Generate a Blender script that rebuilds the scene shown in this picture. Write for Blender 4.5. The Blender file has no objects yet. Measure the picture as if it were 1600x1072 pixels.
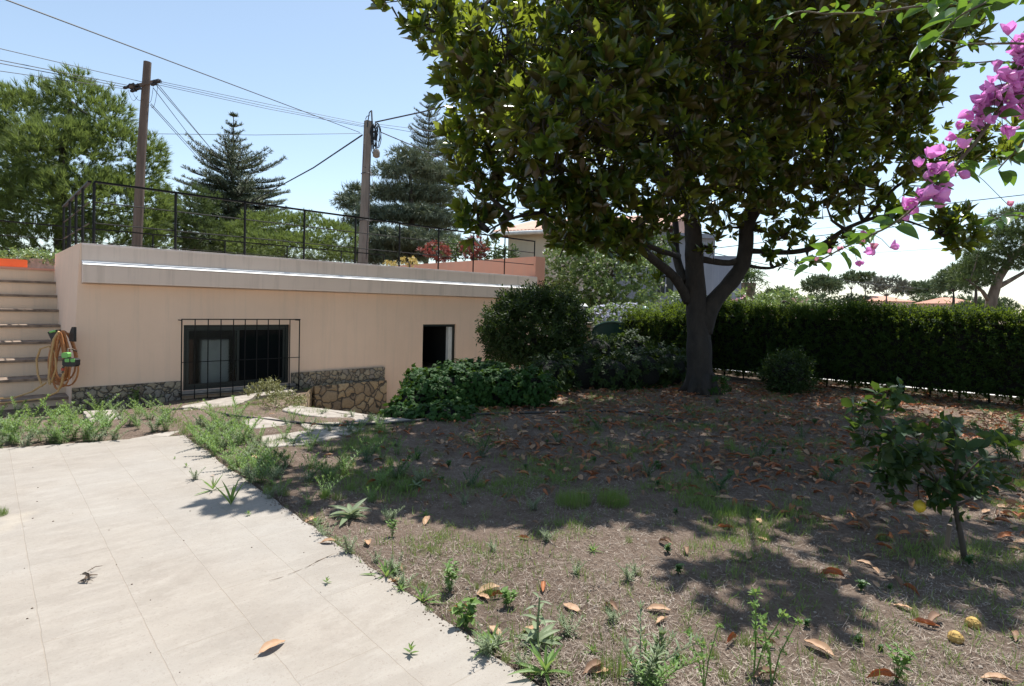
import bpy, math, random
import numpy as np
from mathutils import Vector, Matrix, noise as mnoise
from mathutils.geometry import delaunay_2d_cdt
rng = np.random.default_rng(7)
random.seed(7)
R = math.radians
C = bpy.context.scene.collection
sc = bpy.context.scene

# ------------------------------------------------------------------ camera
W_, H_ = 1600, 1072
F_ = 889.0
CAMZ = 1.6
PITCH, ROLL, SHIFT = R(1.5), math.atan(.024), 35.0
_F = Vector((0, math.cos(PITCH), -math.sin(PITCH)))
_U0 = Vector((0, math.sin(PITCH), math.cos(PITCH)))
_R0 = Vector((1, 0, 0))
CR = _R0*math.cos(ROLL)+_U0*math.sin(ROLL)
CU = _U0*math.cos(ROLL)-_R0*math.sin(ROLL)
cam_d = bpy.data.cameras.new('camera')
cam = bpy.data.objects.new('camera', cam_d); C.objects.link(cam)
cam.matrix_world = Matrix(((CR.x, CU.x, -_F.x, 0), (CR.y, CU.y, -_F.y, 0), (CR.z, CU.z, -_F.z, CAMZ), (0, 0, 0, 1)))
cam_d.sensor_width = 36; cam_d.lens = 36*F_/W_; cam_d.shift_y = -SHIFT/W_
cam_d.clip_start = .05; cam_d.clip_end = 3000
sc.camera = cam

# ------------------------------------------------------------------ light
EL, AZ = R(68), R(65)
world = bpy.data.worlds.new('World'); sc.world = world; world.use_nodes = True
nt = world.node_tree; bg = nt.nodes['Background']
sky = nt.nodes.new('ShaderNodeTexSky'); sky.sky_type = 'NISHITA'; sky.sun_disc = False
sky.sun_elevation = EL; sky.sun_rotation = R(90)-AZ; sky.air_density = 1.0; sky.dust_density = .45; sky.ozone_density = .9
hs = nt.nodes.new('ShaderNodeHueSaturation'); hs.inputs['Saturation'].default_value = .84; hs.inputs['Hue'].default_value = .492; hs.inputs['Value'].default_value = 1.22
nt.links.new(sky.outputs[0], hs.inputs['Color']); nt.links.new(hs.outputs[0], bg.inputs[0]); bg.inputs[1].default_value = .092
sd = bpy.data.lights.new('sun', 'SUN'); sun = bpy.data.objects.new('sun', sd); C.objects.link(sun)
sd.energy = 4.7; sd.angle = R(.5); sd.color = (1, .965, .91)
SUN = Vector((math.cos(EL)*math.cos(AZ), math.cos(EL)*math.sin(AZ), math.sin(EL)))
sun.rotation_euler = SUN.to_track_quat('Z', 'Y').to_euler()
vs = sc.view_settings; vs.view_transform = 'Standard'; vs.look = 'None'; vs.gamma = 1; vs.exposure = .8
sc.cycles.max_bounces = 8; sc.cycles.transparent_max_bounces = 8

# ------------------------------------------------------------------ pixel helpers (photo pixels 1600x1072)
def ray(px, py):
    d = _F*F_ + CR*(px-W_/2) + CU*(H_/2-py-SHIFT)
    return d/d.y
def at(px, py, Y):
    d = ray(px, py); return Vector((d.x*Y, Y, CAMZ+d.z*Y))
C0 = Vector((-7.07, 9.3, 0)); DW = Vector((.727, .686, 0)).normalized(); NW = Vector((DW.y, -DW.x, 0))
def Wp(t, u, z): return C0+DW*t+NW*u+Vector((0, 0, z))
def tu(x, y):
    dx, dy = x-C0.x, y-C0.y
    return dx*DW.x+dy*DW.y, dx*NW.x+dy*NW.y
def onwall(px, py, u=0):
    d = ray(px, py); o = Vector((0, 0, CAMZ)); c = C0+NW*u
    k = (c-o).dot(NW)/d.dot(NW); p = o+d*k
    t, _ = tu(p.x, p.y); return t, p.z
def sstep(a, b, x):
    x = min(1, max(0, (x-a)/(b-a))); return x*x*(3-2*x)
def gz(x, y):
    t, u = tu(x, y)
    return -.24*sstep(3.2, 1.0, u)*sstep(5, 3.9, t)*sstep(-3, -1, t)
def gp(px, py, lift=0):
    z = 0
    for _ in range(6):
        d = ray(px, py); k = (z+lift-CAMZ)/d.z if d.z < 0 else 50
        p = Vector((d.x*k, k, z+lift)); z = gz(p.x, p.y)
    return Vector((p.x, p.y, z+lift))

# ------------------------------------------------------------------ scene helpers
def tag(o, label=None, cat=None, group=None, kind=None):
    if label: o['label'] = label
    if cat: o['category'] = cat
    if group: o['group'] = group
    if kind: o['kind'] = kind
    return o
def empty(name, loc, label=None, cat=None, group=None):
    o = bpy.data.objects.new(name, None); C.objects.link(o); o.location = loc; o.empty_display_size = .1
    return tag(o, label, cat, group)

class MB:
    def __init__(s): s.v = []; s.f = []; s.n = 0
    def add(s, v, faces, mi=0):
        v = np.asarray(v, float).reshape(-1, 3)
        if isinstance(faces, np.ndarray): s.f.append((faces+s.n, mi))
        else:
            by = {}
            for f in faces: by.setdefault(len(f), []).append(f)
            for k, fs in by.items(): s.f.append((np.array(fs, int)+s.n, mi))
        s.v.append(v); s.n += len(v)
    def box(s, a, b, mi=0):
        (x0, y0, z0), (x1, y1, z1) = a, b
        s.add([(x0,y0,z0),(x1,y0,z0),(x1,y1,z0),(x0,y1,z0),(x0,y0,z1),(x1,y0,z1),(x1,y1,z1),(x0,y1,z1)],
              [(0,3,2,1),(4,5,6,7),(0,1,5,4),(1,2,6,5),(2,3,7,6),(3,0,4,7)], mi)
    def wbox(s, t0, t1, u0, u1, z0, z1, mi=0, sh=0):
        # box in wall coordinates; sh moves the lower edge out along -t (battered side)
        P = [Wp(t0-sh,u0,z0),Wp(t1,u0,z0),Wp(t1,u1,z0),Wp(t0-sh,u1,z0),Wp(t0,u0,z1),Wp(t1,u0,z1),Wp(t1,u1,z1),Wp(t0,u1,z1)]
        s.add(P, [(0,1,2,3),(7,6,5,4),(4,5,1,0),(5,6,2,1),(6,7,3,2),(7,4,0,3)], mi)
    def tube(s, pts, rad, n=6, mi=0, cap=True):
        P = np.array([tuple(p) for p in pts], float); m = len(P)
        rad = np.full(m, rad, float) if np.isscalar(rad) else np.array(rad, float)
        T = np.gradient(P, axis=0); T /= np.linalg.norm(T, axis=1)[:, None]+1e-12
        a = np.array([0, 0, 1.]) if abs(T[0][2]) < .9 else np.array([1., 0, 0])
        N = np.cross(T[0], a); N /= np.linalg.norm(N)
        ang = np.arange(n)*2*math.pi/n; V = []
        for i in range(m):
            N = N-T[i]*N.dot(T[i]); N /= np.linalg.norm(N)+1e-12; B = np.cross(T[i], N)
            V.append(P[i]+rad[i]*(np.cos(ang)[:, None]*N+np.sin(ang)[:, None]*B))
        V = np.concatenate(V); i = np.arange(n); j = (i+1) % n; fs = []
        for k in range(m-1): fs.append(np.stack([k*n+i, k*n+j, (k+1)*n+j, (k+1)*n+i], 1))
        s.add(V, np.concatenate(fs), mi)
        if cap:
            s.f.append((np.array([list(range(n))[::-1]])+s.n-len(V), mi)); s.f.append((np.array([[(m-1)*n+q for q in range(n)]])+s.n-len(V), mi))
    def lathe(s, prof, c, n=16, mi=0):
        ang = np.arange(n)*2*math.pi/n; V = []
        for r, z in prof: V.append(np.stack([c[0]+r*np.cos(ang), c[1]+r*np.sin(ang), np.full(n, c[2]+z)], 1))
        i = np.arange(n); j = (i+1) % n
        s.add(np.concatenate(V), np.concatenate([np.stack([k*n+i, k*n+j, (k+1)*n+j, (k+1)*n+i], 1) for k in range(len(prof)-1)]), mi)
    def scatter(s, proto, Rm, T, mi=None):
        pv, pf, pm = proto; N = len(T)
        if N == 0: return
        V = np.einsum('nij,kj->nki', Rm, pv)+T[:, None, :]
        off = (np.arange(N)*len(pv))[:, None, None]
        for fa, m in zip(pf, pm): s.f.append(((fa[None]+off).reshape(-1, fa.shape[1])+s.n, m if mi is None else mi))
        s.v.append(V.reshape(-1, 3)); s.n += N*len(pv)
    def proto(s):
        return (np.concatenate(s.v), [f for f, m in s.f], [m for f, m in s.f])
    def build(s, name, mats, parent=None, smooth=False, loc=None):
        me = bpy.data.meshes.new(name); V = np.concatenate(s.v)
        if loc is not None: V = V-np.array(tuple(loc))
        elif parent is not None:
            V = V-np.array(tuple(world_loc(parent)))
        me.vertices.add(len(V)); me.vertices.foreach_set('co', V.ravel())
        L = np.concatenate([f.ravel() for f, m in s.f]); tot = np.concatenate([np.full(len(f), f.shape[1]) for f, m in s.f])
        mi = np.concatenate([np.full(len(f), m) for f, m in s.f])
        me.loops.add(len(L)); me.loops.foreach_set('vertex_index', L.astype(np.int32))
        me.polygons.add(len(tot)); st = np.concatenate([[0], np.cumsum(tot)[:-1]])
        me.polygons.foreach_set('loop_start', st.astype(np.int32)); me.polygons.foreach_set('loop_total', tot.astype(np.int32))
        me.polygons.foreach_set('material_index', mi.astype(np.int32))
        me.polygons.foreach_set('use_smooth', np.full(len(tot), bool(smooth)))
        me.update(calc_edges=True); me.validate()
        for m in (mats if isinstance(mats, (list, tuple)) else [mats]): me.materials.append(m)
        o = bpy.data.objects.new(name, me); C.objects.link(o)
        if parent is not None: o.parent = parent
        if loc is not None: o.location = loc
        return o
def world_loc(o):
    p = Vector((0, 0, 0))
    while o is not None: p = p+Vector(o.location); o = o.parent
    return p
def dup(root, loc, rz=0, s=1, tilt=0):
    r = root.copy(); C.objects.link(r); r.location = loc; r.rotation_euler = (tilt, 0, rz); r.scale = (s, s, s)
    for ch in list(root.children):
        c = ch.copy(); C.objects.link(c); c.parent = r
        for g in ch.children:
            d = g.copy(); C.objects.link(d); d.parent = c
    return r
def unit(v): return v/(np.linalg.norm(v, axis=-1, keepdims=True)+1e-12)
def frames(Z, roll=None, scale=1.0):
    """rotation matrices whose third column is Z (N,3), random roll"""
    Z = unit(np.asarray(Z, float)); N = len(Z)
    a = rng.normal(size=(N, 3)) if roll is None else np.broadcast_to(np.asarray(roll, float), (N, 3))
    X = unit(np.cross(a, Z)); Y = np.cross(Z, X)
    M_ = np.stack([X, Y, Z], 2); sc_ = np.asarray(scale, float)
    return M_*(sc_[:, None, None] if sc_.ndim else sc_)

# ------------------------------------------------------------------ materials
def mk(name):
    m = bpy.data.materials.new(name); m.use_nodes = True
    t = m.node_tree; return m, t, t.nodes['Principled BSDF'], t.nodes['Material Output']
def nn(t, kind, **kw):
    n = t.nodes.new(kind)
    for k, v in kw.items(): setattr(n, k, v)
    return n
def mixc(t, fac, a, b, mode='MIX'):
    n = nn(t, 'ShaderNodeMix', data_type='RGBA', blend_type=mode)
    for sk, v in ((0, fac), (6, a), (7, b)):
        if isinstance(v, bpy.types.NodeSocket): t.links.new(v, n.inputs[sk])
        elif sk == 0: n.inputs[0].default_value = v
        else: n.inputs[sk].default_value = (*v, 1) if len(v) == 3 else v
    return n.outputs[2]
def ramp(t, src, stops):
    n = nn(t, 'ShaderNodeValToRGB'); cr = n.color_ramp
    while len(cr.elements) < len(stops): cr.elements.new(.5)
    for e, (p, c) in zip(cr.elements, stops): e.position = p; e.color = (c, c, c, 1) if np.isscalar(c) else (*c, 1)
    t.links.new(src, n.inputs[0]); return n.outputs[0]
def tex(t, scale, detail=4, rough=.55, vec=None, dist=0):
    n = nn(t, 'ShaderNodeTexNoise'); n.inputs['Scale'].default_value = scale; n.inputs['Detail'].default_value = detail
    n.inputs['Roughness'].default_value = rough; n.inputs['Distortion'].default_value = dist
    if vec is not None: t.links.new(vec, n.inputs['Vector'])
    return n.outputs[0]
def coords(t, scale=(1, 1, 1), rot=(0, 0, 0), kind='Object'):
    tc = nn(t, 'ShaderNodeTexCoord'); mp = nn(t, 'ShaderNodeMapping'); mp.inputs['Scale'].default_value = scale; mp.inputs['Rotation'].default_value = rot
    if kind == 'World':
        g = nn(t, 'ShaderNodeNewGeometry'); t.links.new(g.outputs['Position'], mp.inputs[0])
    else: t.links.new(tc.outputs[kind], mp.inputs[0])
    return mp.outputs[0]
def bump(t, bs, h, strength, dist=.02):
    b = nn(t, 'ShaderNodeBump'); b.inputs['Strength'].default_value = strength; b.inputs['Distance'].default_value = dist
    t.links.new(h, b.inputs['Height']); t.links.new(b.outputs[0], bs.inputs['Normal']); return b
def plain(name, c1, c2=None, scale=3, rough=.8, bmp=0, bscale=40, metal=0, spec=None, stretch=(1, 1, 1), bdist=.01):
    m, t, bs, out = mk(name); v = coords(t, stretch)
    c2 = c2 or tuple(x*.75 for x in c1)
    f = ramp(t, tex(t, scale, 6, .6, v), [(.35, 0.), (.68, 1.)])
    t.links.new(mixc(t, f, c1, c2), bs.inputs['Base Color']); bs.inputs['Roughness'].default_value = rough; bs.inputs['Metallic'].default_value = metal
    if spec is not None: bs.inputs['Specular IOR Level'].default_value = spec
    if bmp: bump(t, bs, tex(t, bscale, 5, .6, v), bmp, bdist)
    return m
def leafm(name, c1, c2, under=None, trans=(.3, .4, .05), tf=.3, rough=.5, spec=.4, nscale=1.2):
    """foliage: colour differs leaf by leaf and in large drifts; light passes through the blade"""
    m, t, bs, out = mk(name)
    g = nn(t, 'ShaderNodeNewGeometry')
    n1 = ramp(t, tex(t, nscale, 3, .5, coords(t)), [(.35, 0.), (.65, 1.)])
    f = nn(t, 'ShaderNodeMath', operation='MULTIPLY_ADD'); t.links.new(g.outputs['Random Per Island'], f.inputs[0]); f.inputs[1].default_value = .55
    h = nn(t, 'ShaderNodeMath', operation='MULTIPLY'); t.links.new(n1, h.inputs[0]); h.inputs[1].default_value = .45
    t.links.new(h.outputs[0], f.inputs[2])
    col = mixc(t, f.outputs[0], c1, c2)
    if under: col = mixc(t, g.outputs['Backfacing'], col, under)
    t.links.new(col, bs.inputs['Base Color']); bs.inputs['Roughness'].default_value = rough; bs.inputs['Specular IOR Level'].default_value = spec
    tr = nn(t, 'ShaderNodeBsdfTranslucent'); tc = mixc(t, f.outputs[0], trans, tuple(x*.6 for x in trans)); t.links.new(tc, tr.inputs[0])
    mx = nn(t, 'ShaderNodeMixShader'); mx.inputs[0].default_value = tf
    t.links.new(bs.outputs[0], mx.inputs[1]); t.links.new(tr.outputs[0], mx.inputs[2]); t.links.new(mx.outputs[0], out.inputs[0])
    return m

M = {}
M['bark'] = plain('bark', (.075, .06, .047), (.035, .028, .022), 6, .9, .6, 25, stretch=(1, 1, .35))
M['bark_pale'] = plain('bark_pale', (.22, .17, .13), (.1, .075, .055), 5, .9, .5, 20, stretch=(1, 1, .3))
M['black_metal'] = plain('black_metal', (.005, .005, .006), (.009, .009, .009), 8, .6, .1, spec=.25)
M['white_paint'] = plain('white_paint', (.75, .75, .72), (.6, .6, .57), 4, .6)
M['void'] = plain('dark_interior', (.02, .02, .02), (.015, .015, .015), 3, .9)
M['frame_green'] = plain('dark_green_frame', (.008, .014, .012), (.014, .02, .018), 6, .4)
M['cable'] = plain('cable_sheath', (.02, .02, .022), None, 4, .6)
M['cable_thin'] = plain('cable_copper', (.05, .07, .06), None, 4, .5)
M['soil_leaf_tan'] = leafm('dry_leaf_tan', (.34, .19, .10), (.48, .31, .19), under=(.3, .14, .07), trans=(.4, .2, .06), tf=.12, rough=.6, nscale=20)
M['soil_leaf_rust'] = leafm('dry_leaf_rust', (.3, .1, .04), (.4, .17, .07), under=(.22, .07, .03), trans=(.4, .12, .03), tf=.15, rough=.55, nscale=20)
M['soil_leaf_brown'] = leafm('dry_leaf_brown', (.16, .09, .055), (.27, .17, .11), trans=(.2, .1, .04), tf=.08, rough=.7, nscale=20)

# plaster -----------------------------------------------------------------
def plaster(name, c1, c2, streak=(.45, .38, .3), sf=.25):
    m, t, bs, out = mk(name); v = coords(t)
    f = ramp(t, tex(t, .8, 6, .65, v), [(.3, 0.), (.7, 1.)])
    c = mixc(t, f, c1, c2)
    st = ramp(t, tex(t, 1.0, 6, .75, coords(t, (6, 6, .3))), [(.5, 0.), (.74, 1.)])
    mm = nn(t, 'ShaderNodeMath', operation='MULTIPLY'); t.links.new(st, mm.inputs[0]); mm.inputs[1].default_value = sf
    c = mixc(t, mm.outputs[0], c, streak)
    sp = ramp(t, tex(t, 22, 3, .5, v), [(.7, 0.), (.78, 1.)])
    m2 = nn(t, 'ShaderNodeMath', operation='MULTIPLY'); t.links.new(sp, m2.inputs[0]); m2.inputs[1].default_value = .15
    c = mixc(t, m2.outputs[0], c, (.3, .22, .16))
    t.links.new(c, bs.inputs['Base Color']); bs.inputs['Roughness'].default_value = .9
    bump(t, bs, tex(t, 60, 5, .6, v), .25, .006)
    return m
M['wall'] = plaster('cream_plaster', (.87, .625, .46), (.80, .57, .415))
M['parapet'] = plaster('pink_beige_plaster', (.81, .65, .54), (.74, .59, .49), (.45, .36, .29), .5)
M['salmon'] = plaster('salmon_plaster', (.72, .35, .24), (.64, .31, .22))
M['ledge_top'] = plain('whitewashed_ledge', (.8, .78, .74), (.5, .47, .43), 9, .8, .3)
# stone facing
def stones(name, scale, cols, grout):
    m, t, bs, out = mk(name); v = coords(t, kind='World')
    wv = mixc(t, .08, v, (0, 0, 0)); nz = nn(t, 'ShaderNodeTexNoise'); nz.inputs['Scale'].default_value = scale*1.2; t.links.new(v, nz.inputs['Vector'])
    vv = mixc(t, .13, v, nz.outputs[1], 'ADD')
    a = nn(t, 'ShaderNodeTexVoronoi', feature='DISTANCE_TO_EDGE'); a.inputs['Scale'].default_value = scale; t.links.new(vv, a.inputs['Vector'])
    b = nn(t, 'ShaderNodeTexVoronoi'); b.inputs['Scale'].default_value = scale; t.links.new(vv, b.inputs['Vector'])
    sp = nn(t, 'ShaderNodeSeparateColor'); t.links.new(b.outputs['Color'], sp.inputs[0])
    col = ramp(t, sp.outputs[0], [(i/(len(cols)-1), c) for i, c in enumerate(cols)])
    n2 = tex(t, scale*6, 6, .7, v); col = mixc(t, ramp(t, n2, [(.3, .0), (.8, .6)]), col, (.09, .07, .055))
    e = ramp(t, a.outputs[0], [(.0, 0.), (.035, .25), (.07, 1.)])
    t.links.new(mixc(t, e, grout, col), bs.inputs['Base Color']); bs.inputs['Roughness'].default_value = .85
    h = nn(t, 'ShaderNodeMath', operation='MULTIPLY_ADD'); t.links.new(n2, h.inputs[0]); h.inputs[1].default_value = .3
    t.links.new(ramp(t, a.outputs[0], [(0, 0.), (.18, 1.)]), h.inputs[2]); bump(t, bs, h.outputs[0], .9, .03)
    return m
M['stone_small'] = stones('stone_facing_small', 8.5, [(.26, .2, .14), (.42, .35, .24), (.33, .29, .24), (.48, .39, .26)], (.05, .045, .04))
M['stone_big'] = stones('stone_facing_large', 4.6, [(.42, .29, .16), (.56, .42, .25), (.3, .22, .14), (.5, .36, .2)], (.05, .042, .035))

# ------------------------------------------------------------------ leaf prototypes (blade along +Y, face up +Z)
def P_(mb): return mb.proto()
def blade6(l, w, fold=.12, curl=0):
    mb = MB(); z = lambda y: -curl*y*y*l
    v = [(0, 0, 0)]
    for y, ww in ((.28, .8), (.62, 1.0)):
        v += [(-w*ww/2, y*l, z(y)+fold*w), (0, y*l, z(y)), (w*ww/2, y*l, z(y)+fold*w)]
    v.append((0, l, z(1)))
    mb.add(v, [(0, 2, 1), (0, 3, 2), (1, 2, 5, 4), (2, 3, 6, 5), (4, 5, 7), (5, 6, 7)]); return P_(mb)
def rhomb(l, w):
    mb = MB(); mb.add([(0, 0, 0), (w/2, l*.45, .06*l), (0, l, 0), (-w/2, l*.45, .06*l)], [(0, 1, 2, 3)]); return P_(mb)
def sliver(l, w, bend=.2):
    mb = MB(); mb.add([(-w/2, 0, 0), (w/2, 0, 0), (w*.35, l*.55, bend*l*.35), (-w*.35, l*.55, bend*l*.35), (0, l, bend*l)], [(0, 1, 2, 3), (3, 2, 4)]); return P_(mb)
def compose(items):
    """items: (proto, 3x3, pos, mi)"""
    mb = MB()
    for p, m, t, mi in items: mb.scatter(p, np.array([m], float), np.array([t], float), mi)
    return P_(mb)
def dirmat(az, el, s=1, roll=0):
    """blade +Y towards az/el, blade face up"""
    m = Matrix.Rotation(az-math.pi/2, 3, 'Z')@Matrix.Rotation(el, 3, 'X')@Matrix.Rotation(roll, 3, 'Y')
    return np.array(m)*s
def rosette(leaf, n, el0, el1, s0=.8, s1=1.1, rise=.0, mi=0):
    it = []; a0 = random.random()*6
    for i in range(n):
        f = i/(n-1); it.append((leaf, dirmat(a0+i*2.4+random.uniform(-.3, .3), el0+(el1-el0)*f+random.uniform(-.2, .2), random.uniform(s0, s1), random.uniform(-.5, .5)), (0, 0, rise*f), mi))
    return compose(it)
def tuft(n, l, w, spread, mi=0):
    it = []
    for i in range(n):
        it.append((sliver(1, w/l, random.uniform(-.1, .25)), dirmat(random.uniform(0, 6.28), math.pi/2-random.uniform(0, spread), l*random.uniform(.6, 1.1), random.uniform(-3, 3)), (0, 0, random.uniform(0, .25)*l), mi))
    return compose(it)
def blob_pts(blobs, dens, shell=.35, cull=.72, keep=None):
    """points near the skins of ellipsoid blobs [(centre, rx, ry, rz)], with outward directions"""
    B = [(np.array(tuple(c)), np.array([rx, ry, rz])) for c, rx, ry, rz in blobs]; PP = []; NN = []
    for i, (c, r) in enumerate(B):
        n = int(dens*4*math.pi*((r[0]*r[1]+r[1]*r[2]+r[0]*r[2])/3)); d = unit(rng.normal(size=(max(n, 3), 3)))
        k = 1-shell*rng.random(len(d))**1.5
        wob = 1+.18*np.sin(d[:, 0]*5+i)*np.cos(d[:, 2]*6+i*2)
        p = c+d*r*(k*wob)[:, None]; ok = np.ones(len(p), bool)
        for j, (c2, r2) in enumerate(B):
            if j != i and np.linalg.norm(c2-c) < r.max()+r2.max(): ok &= (((p-c2)/r2)**2).sum(1) > cull*cull
        if keep is not None: ok &= keep(p)
        PP.append(p[ok]); NN.append(unit(d/r)[ok])
    return np.concatenate(PP), np.concatenate(NN)

# ================================================================== GROUND
def bumpz(x, y):
    v = Vector((x, y, 0))
    return .035*mnoise.noise(v*.7)+.018*mnoise.noise(v*2.3)+.008*mnoise.noise(v*7)
SOILMIN = -.02
# sunken yard in front of the basement door
PIT = [Wp(3.95, 0, 0), gp(459, 633), gp(530, 647), gp(600, 656), gp(700, 640)+Vector((0, 0, 0)), gp(860, 612), Wp(10.7, 1.2, 0), Wp(10.7, 0, 0)]
PIT = [Vector((p.x, p.y)) for p in PIT]; PITZ = -1.03
def inpoly(x, y, poly):
    c = False; j = len(poly)-1
    for i in range(len(poly)):
        a, b = poly[i], poly[j]
        if (a[1] > y) != (b[1] > y) and x < (b[0]-a[0])*(y-a[1])/(b[1]-a[1])+a[0]: c = not c
        j = i
    return c
# patio outline (photo pixels on the ground plane, carried on outside the frame)
_e0, _e1 = gp(288, 684), gp(830, 1072); _ed = (_e1-_e0).normalized()
_b0 = gp(0, 705); _bd = (_b0-_e0).normalized()
PAT = [_e0, _e1, _e1+_ed*5, _e1+_ed*5+_bd*9, _e0+_bd*9]; PAT = [Vector((p.x, p.y)) for p in PAT]
def inpatio(x, y): return inpoly(x, y, PAT)
def soil(x, y):
    e = gz(x, y)+bumpz(x, y)
    return e
def ground_z(x, y):
    return .025 if inpatio(x, y) else soil(x, y)
def ground_mesh():
    pts = []; edges = []
    xs = np.concatenate([-np.geomspace(400, 9, 14), np.arange(-8, 11, .11), np.geomspace(11.2, 400, 14)])
    ys = np.concatenate([-np.geomspace(30, 1.2, 5), np.arange(-1, 17, .11), np.geomspace(17.2, 900, 16)])
    n0 = len(PIT); pts = [Vector((p[0], p[1])) for p in PIT]; edges = [(i, (i+1) % n0) for i in range(n0)]
    for y in ys:
        for x in xs:
            if inpatio(x, y) and inpatio(x+.3, y) and inpatio(x, y+.3): 
                if (int(round(x/.11))+int(round(y/.11))) % 4: continue
            pts.append(Vector((x+rng.uniform(-.02, .02), y+rng.uniform(-.02, .02))))
    v, e, f, *_ = delaunay_2d_cdt(pts, edges, [], 0, 1e-5)
    keep = []
    for t in f:
        cx = sum(v[i][0] for i in t)/3; cy = sum(v[i][1] for i in t)/3
        if inpoly(cx, cy, PIT): continue
        keep.append(tuple(t))
    V = []
    for p in v:
        x, y = p[0], p[1]
        if x < -9 or x > 11 or y > 17 or y < -1.1: z = -.02
        else:
            z = soil(x, y)
            if inpoly(x, y, PAT): z = -.06
            else:
                # keep the soil just under the slab edge
                z = z+0.0
        V.append((x, y, z))
    mb = MB(); mb.add(V, np.array(keep)); return mb
def soil_mat():
    m, t, bs, out = mk('dry_soil'); v = coords(t, kind='World')
    n1 = tex(t, .55, 6, .65, v); n2 = tex(t, 9, 8, .7, v); n3 = tex(t, 55, 6, .75, v)
    c = mixc(t, ramp(t, n1, [(.35, 0.), (.65, 1.)]), (.22, .16, .122), (.115, .08, .06))
    c = mixc(t, ramp(t, n2, [(.42, 0.), (.7, .8)]), c, (.28, .215, .168))
    c = mixc(t, ramp(t, n3, [(.5, 0.), (.72, .75)]), c, (.33, .27, .22))
    c = mixc(t, ramp(t, tex(t, 38, 5, .7, v), [(.3, .7), (.45, 0.)]), c, (.045, .032, .025))
    t.links.new(c, bs.inputs['Base Color']); bs.inputs['Roughness'].default_value = .95; bs.inputs['Specular IOR Level'].default_value = .1
    hh = nn(t, 'ShaderNodeMath', operation='ADD'); t.links.new(n2, hh.inputs[0]); t.links.new(n3, hh.inputs[1])
    bump(t, bs, hh.outputs[0], 1, .035); return m
M['soil'] = soil_mat()
g = ground_mesh().build('ground', M['soil'], smooth=True); tag(g, kind='structure')

_l2 = gp(157.6, 692.7); _nn = Vector((-_ed.y, _ed.x, 0)); ROWH = abs((_l2-_e0).dot(_nn))/2
def patio_mat():
    m, t, bs, out = mk('patio_stone')
    g = nn(t, 'ShaderNodeNewGeometry'); mp = nn(t, 'ShaderNodeMapping'); mp.vector_type = 'TEXTURE'
    mp.inputs['Location'].default_value = (_e0.x, _e0.y, 0); mp.inputs['Rotation'].default_value = (0, 0, math.atan2(-_ed.y, -_ed.x))
    t.links.new(g.outputs['Position'], mp.inputs[0]); v = mp.outputs[0]       # x runs back along the joints, y across them
    def scaled(s):
        q = nn(t, 'ShaderNodeMapping'); q.inputs['Scale'].default_value = s; t.links.new(v, q.inputs[0]); return q.outputs[0]
    wob = nn(t, 'ShaderNodeTexNoise'); wob.inputs['Scale'].default_value = 9; wob.inputs['Detail'].default_value = 4; t.links.new(v, wob.inputs['Vector'])
    vb = mixc(t, .012, v, wob.outputs[1], 'ADD')
    b = nn(t, 'ShaderNodeTexBrick', offset=.43, squash=1); b.inputs['Scale'].default_value = 1; b.inputs['Mortar Size'].default_value = .003
    b.inputs['Mortar Smooth'].default_value = .5; b.inputs['Brick Width'].default_value = 1.0; b.inputs['Row Height'].default_value = ROWH
    b.inputs['Color1'].default_value = (.305, .271, .23, 1); b.inputs['Color2'].default_value = (.285, .255, .218, 1); b.inputs['Mortar'].default_value = (.29, .25, .205, 1)
    t.links.new(vb, b.inputs['Vector'])
    n1 = tex(t, 1.6, 8, .68, scaled((2.6, .8, 1)), .6)
    c = mixc(t, ramp(t, n1, [(.40, 0.), (.66, .6)]), b.outputs[0], (.24, .212, .18))
    c = mixc(t, ramp(t, tex(t, 7, 8, .8, v), [(.45, 0.), (.7, .45)]), c, (.27, .235, .2))
    c = mixc(t, ramp(t, tex(t, 2.3, 9, .78, v), [(.48, 0.), (.62, .5), (.75, .2)]), c, (.22, .19, .158))
    c = mixc(t, ramp(t, tex(t, 5, 8, .7, scaled((2.2, .7, 1)), .2), [(.5, 0.), (.7, .45)]), c, (.375, .34, .295))
    c = mixc(t, ramp(t, tex(t, .7, 4, .6, v), [(.45, 0.), (.7, .5)]), c, (.33, .31, .28))
    c = mixc(t, ramp(t, tex(t, 1.1, 3, .5, scaled((1, 1, 3))), [(.68, 0.), (.72, .45)]), c, (.39, .34, .27))
    c = mixc(t, ramp(t, tex(t, 80, 3, .6, v), [(.3, .5), (.42, 0.)]), c, (.22, .18, .15))
    mj = nn(t, 'ShaderNodeMath', operation='MULTIPLY'); t.links.new(b.outputs['Fac'], mj.inputs[0]); t.links.new(ramp(t, tex(t, 3, 3, .5, v), [(.42, .1), (.62, .8)]), mj.inputs[1]); c = mixc(t, mj.outputs[0], c, (.27, .23, .185))
    t.links.new(c, bs.inputs['Base Color']); bs.inputs['Roughness'].default_value = .8; bs.inputs['Specular IOR Level'].default_value = .25
    h = nn(t, 'ShaderNodeMath', operation='MULTIPLY_ADD'); t.links.new(b.outputs['Fac'], h.inputs[0]); h.inputs[1].default_value = -.5
    t.links.new(tex(t, 14, 8, .75, scaled((2, 1, 1))), h.inputs[2]); bump(t, bs, h.outputs[0], .5, .012); return m
M['patio'] = patio_mat()
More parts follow.
